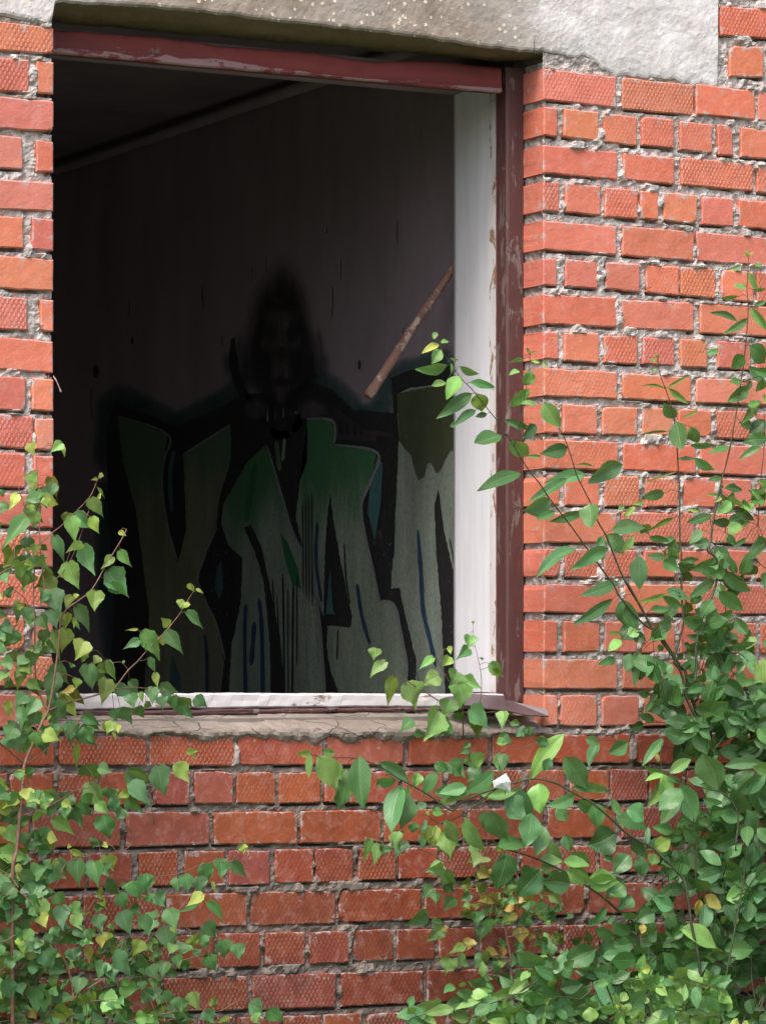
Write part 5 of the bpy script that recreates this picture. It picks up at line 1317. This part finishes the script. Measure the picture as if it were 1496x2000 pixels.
w.twigfill([(780,2040),(1700,2030),(1800,2440),(700,2440)],120,(.1,.8),(.045,.07),(.45,.6),'ggbd',415,nl=(3,5))
w.build('willow_bush','dense willow bush at the lower right with dark stems arching left across the bricks','willow',r0,M['stem_green'],M['willowleaf'],group='willows growing against the wall')

# ---------------------------------------------------------------- bright young bush nearest the camera, bottom right
w=Plant('willow')
r0=Vector((P(1290,2050,.8).x,-.74,GROUND))
w.cropstem('RT','RT:640,1200 700,1000 720,850 700,680',.72,.66,.003,.0008,pre=[r0])
w.cropstem('RT','RT:900,1200 900,1000 880,850 960,700',.72,.66,.003,.0008,pre=[r0])
w.cropstem('RT','RT:900,1000 1000,900 1150,960',.68,.66,.0016,.0007)
w.cropstem('RT','RT:700,1000 620,900 560,860',.68,.66,.0016,.0007)
w.cropleaves('RT','''680 660 740 640 60 y;720 710 680 640 90 l;700 770 770 700 110 l;780 795 760 735 90 l;620 905 700 800 120 b;860 765 1000 675 150 l;1075 785 975 760 90 l;900 830 1000 810 70 y;960 845 950 905 60 y;990 860 1050 885 40 l;1000 900 1190 885 130 l;1100 820 1245 905 140 g;560 885 600 950 90 l;640 905 670 980 90 y;880 990 1135 970 60 y;900 960 990 1010 120 l;760 870 820 960 120 l;800 980 810 1050 100 l;720 820 640 760 90 l;880 860 800 780 110 b;980 800 900 720 90 l;740 960 690 1040 110 l;840 900 900 830 90 l;560 960 520 880 60 y;1000 970 1120 1030 110 l;920 760 860 700 70 y;760 760 820 700 70 l;680 780 650 700 60 y''',.68)
w.twigfill([(1215,1985),(1255,1905),(1300,1895),(1330,1940),(1350,1905),(1400,1955),(1400,2060),(1215,2060)],24,(.60,.76),(.040,.062),(.40,.55),'lllblg',421,tl=(.04,.09))
w.twigfill([(1150,2040),(1450,2040),(1500,2400),(1100,2400)],30,(.5,.8),(.035,.05),(.5,.7),'lygb',422,nl=(3,5))
w.build('leafy_shrub','pale lime-green young shrub tips nearest the camera at the bottom right','shrub',r0,M['stem_green'],M['willowleaf'])
# the pale scrap caught on the arching branch
v=[];f=[]
q=[(962,1527),(988,1511),(997,1527),(997,1548),(980,1541),(965,1539)]
for (x,y) in q: v.append(P(x,y,.37+PRNG.uniform(-.004,.004)))
c_=P(981,1529,.378); v.append(c_)
f=[(i,(i+1)%6,6) for i in range(6)]
scm=mat_simple('white_scrap',(.66,.71,.64),.7,90,.3,.2,.001)
o=mesh_obj('pale_scrap',v,f,scm,None); o['label']='small crumpled white scrap caught on the arching willow branch'; o['category']='scrap'
sm=o.modifiers.new('thick','SOLIDIFY'); sm.thickness=.0006

# ================================================================ GROUND, SKY, LIGHT, CAMERA
v,f=[],[]
n=60
for i in range(n+1):
    for j in range(n+1):
        x=-60+120*i/n; y=-60+120*j/n
        v.append((x,y,GROUND))
for i in range(n):
    for j in range(n):
        a=i*(n+1)+j; f.append((a,a+n+1,a+n+2,a+1))
mesh_obj('ground',v,f,M['soil'],None,kind='structure')
w_=bpy.data.worlds.new('World'); S.world=w_; w_.use_nodes=True
nt=w_.node_tree; bg=nt.nodes['Background']
sky=nt.nodes.new('ShaderNodeTexSky'); sky.sky_type='NISHITA'; sky.sun_disc=False
SUN_EL=math.radians(58); SUN_AZ=math.radians(232)      # compass-style azimuth, clockwise from +Y
sky.sun_elevation=SUN_EL; sky.sun_rotation=SUN_AZ; sky.air_density=1.0; sky.dust_density=5.0; sky.ozone_density=.6
nt.links.new(sky.outputs[0],bg.inputs[0]); bg.inputs[1].default_value=.15
sd=Vector((math.sin(SUN_AZ)*math.cos(SUN_EL),math.cos(SUN_AZ)*math.cos(SUN_EL),math.sin(SUN_EL)))
L=bpy.data.lights.new('sun','SUN'); L.energy=1.5; L.angle=math.radians(20); L.color=(1,.98,.96)
lo=bpy.data.objects.new('sun',L); C.objects.link(lo); lo.rotation_euler=sd.to_track_quat('Z','Y').to_euler(); lo.location=(0,-6,8)
cam=bpy.data.cameras.new('camera'); co=bpy.data.objects.new('camera',cam); C.objects.link(co)
cam.sensor_fit='HORIZONTAL'; cam.sensor_width=36; cam.lens=36*F/W0; cam.shift_y=(HZ-1000)/W0; cam.shift_x=0
cam.clip_start=.1; cam.clip_end=500
co.location=CAM; co.rotation_euler=(math.radians(90),0,-TH)
S.camera=co
S.view_settings.view_transform='Standard'; S.view_settings.look='None'; S.view_settings.gamma=1.0; S.view_settings.exposure=EXPO
S.cycles.max_bounces=10; S.cycles.diffuse_bounces=6; S.cycles.transmission_bounces=6; S.cycles.use_denoising=True
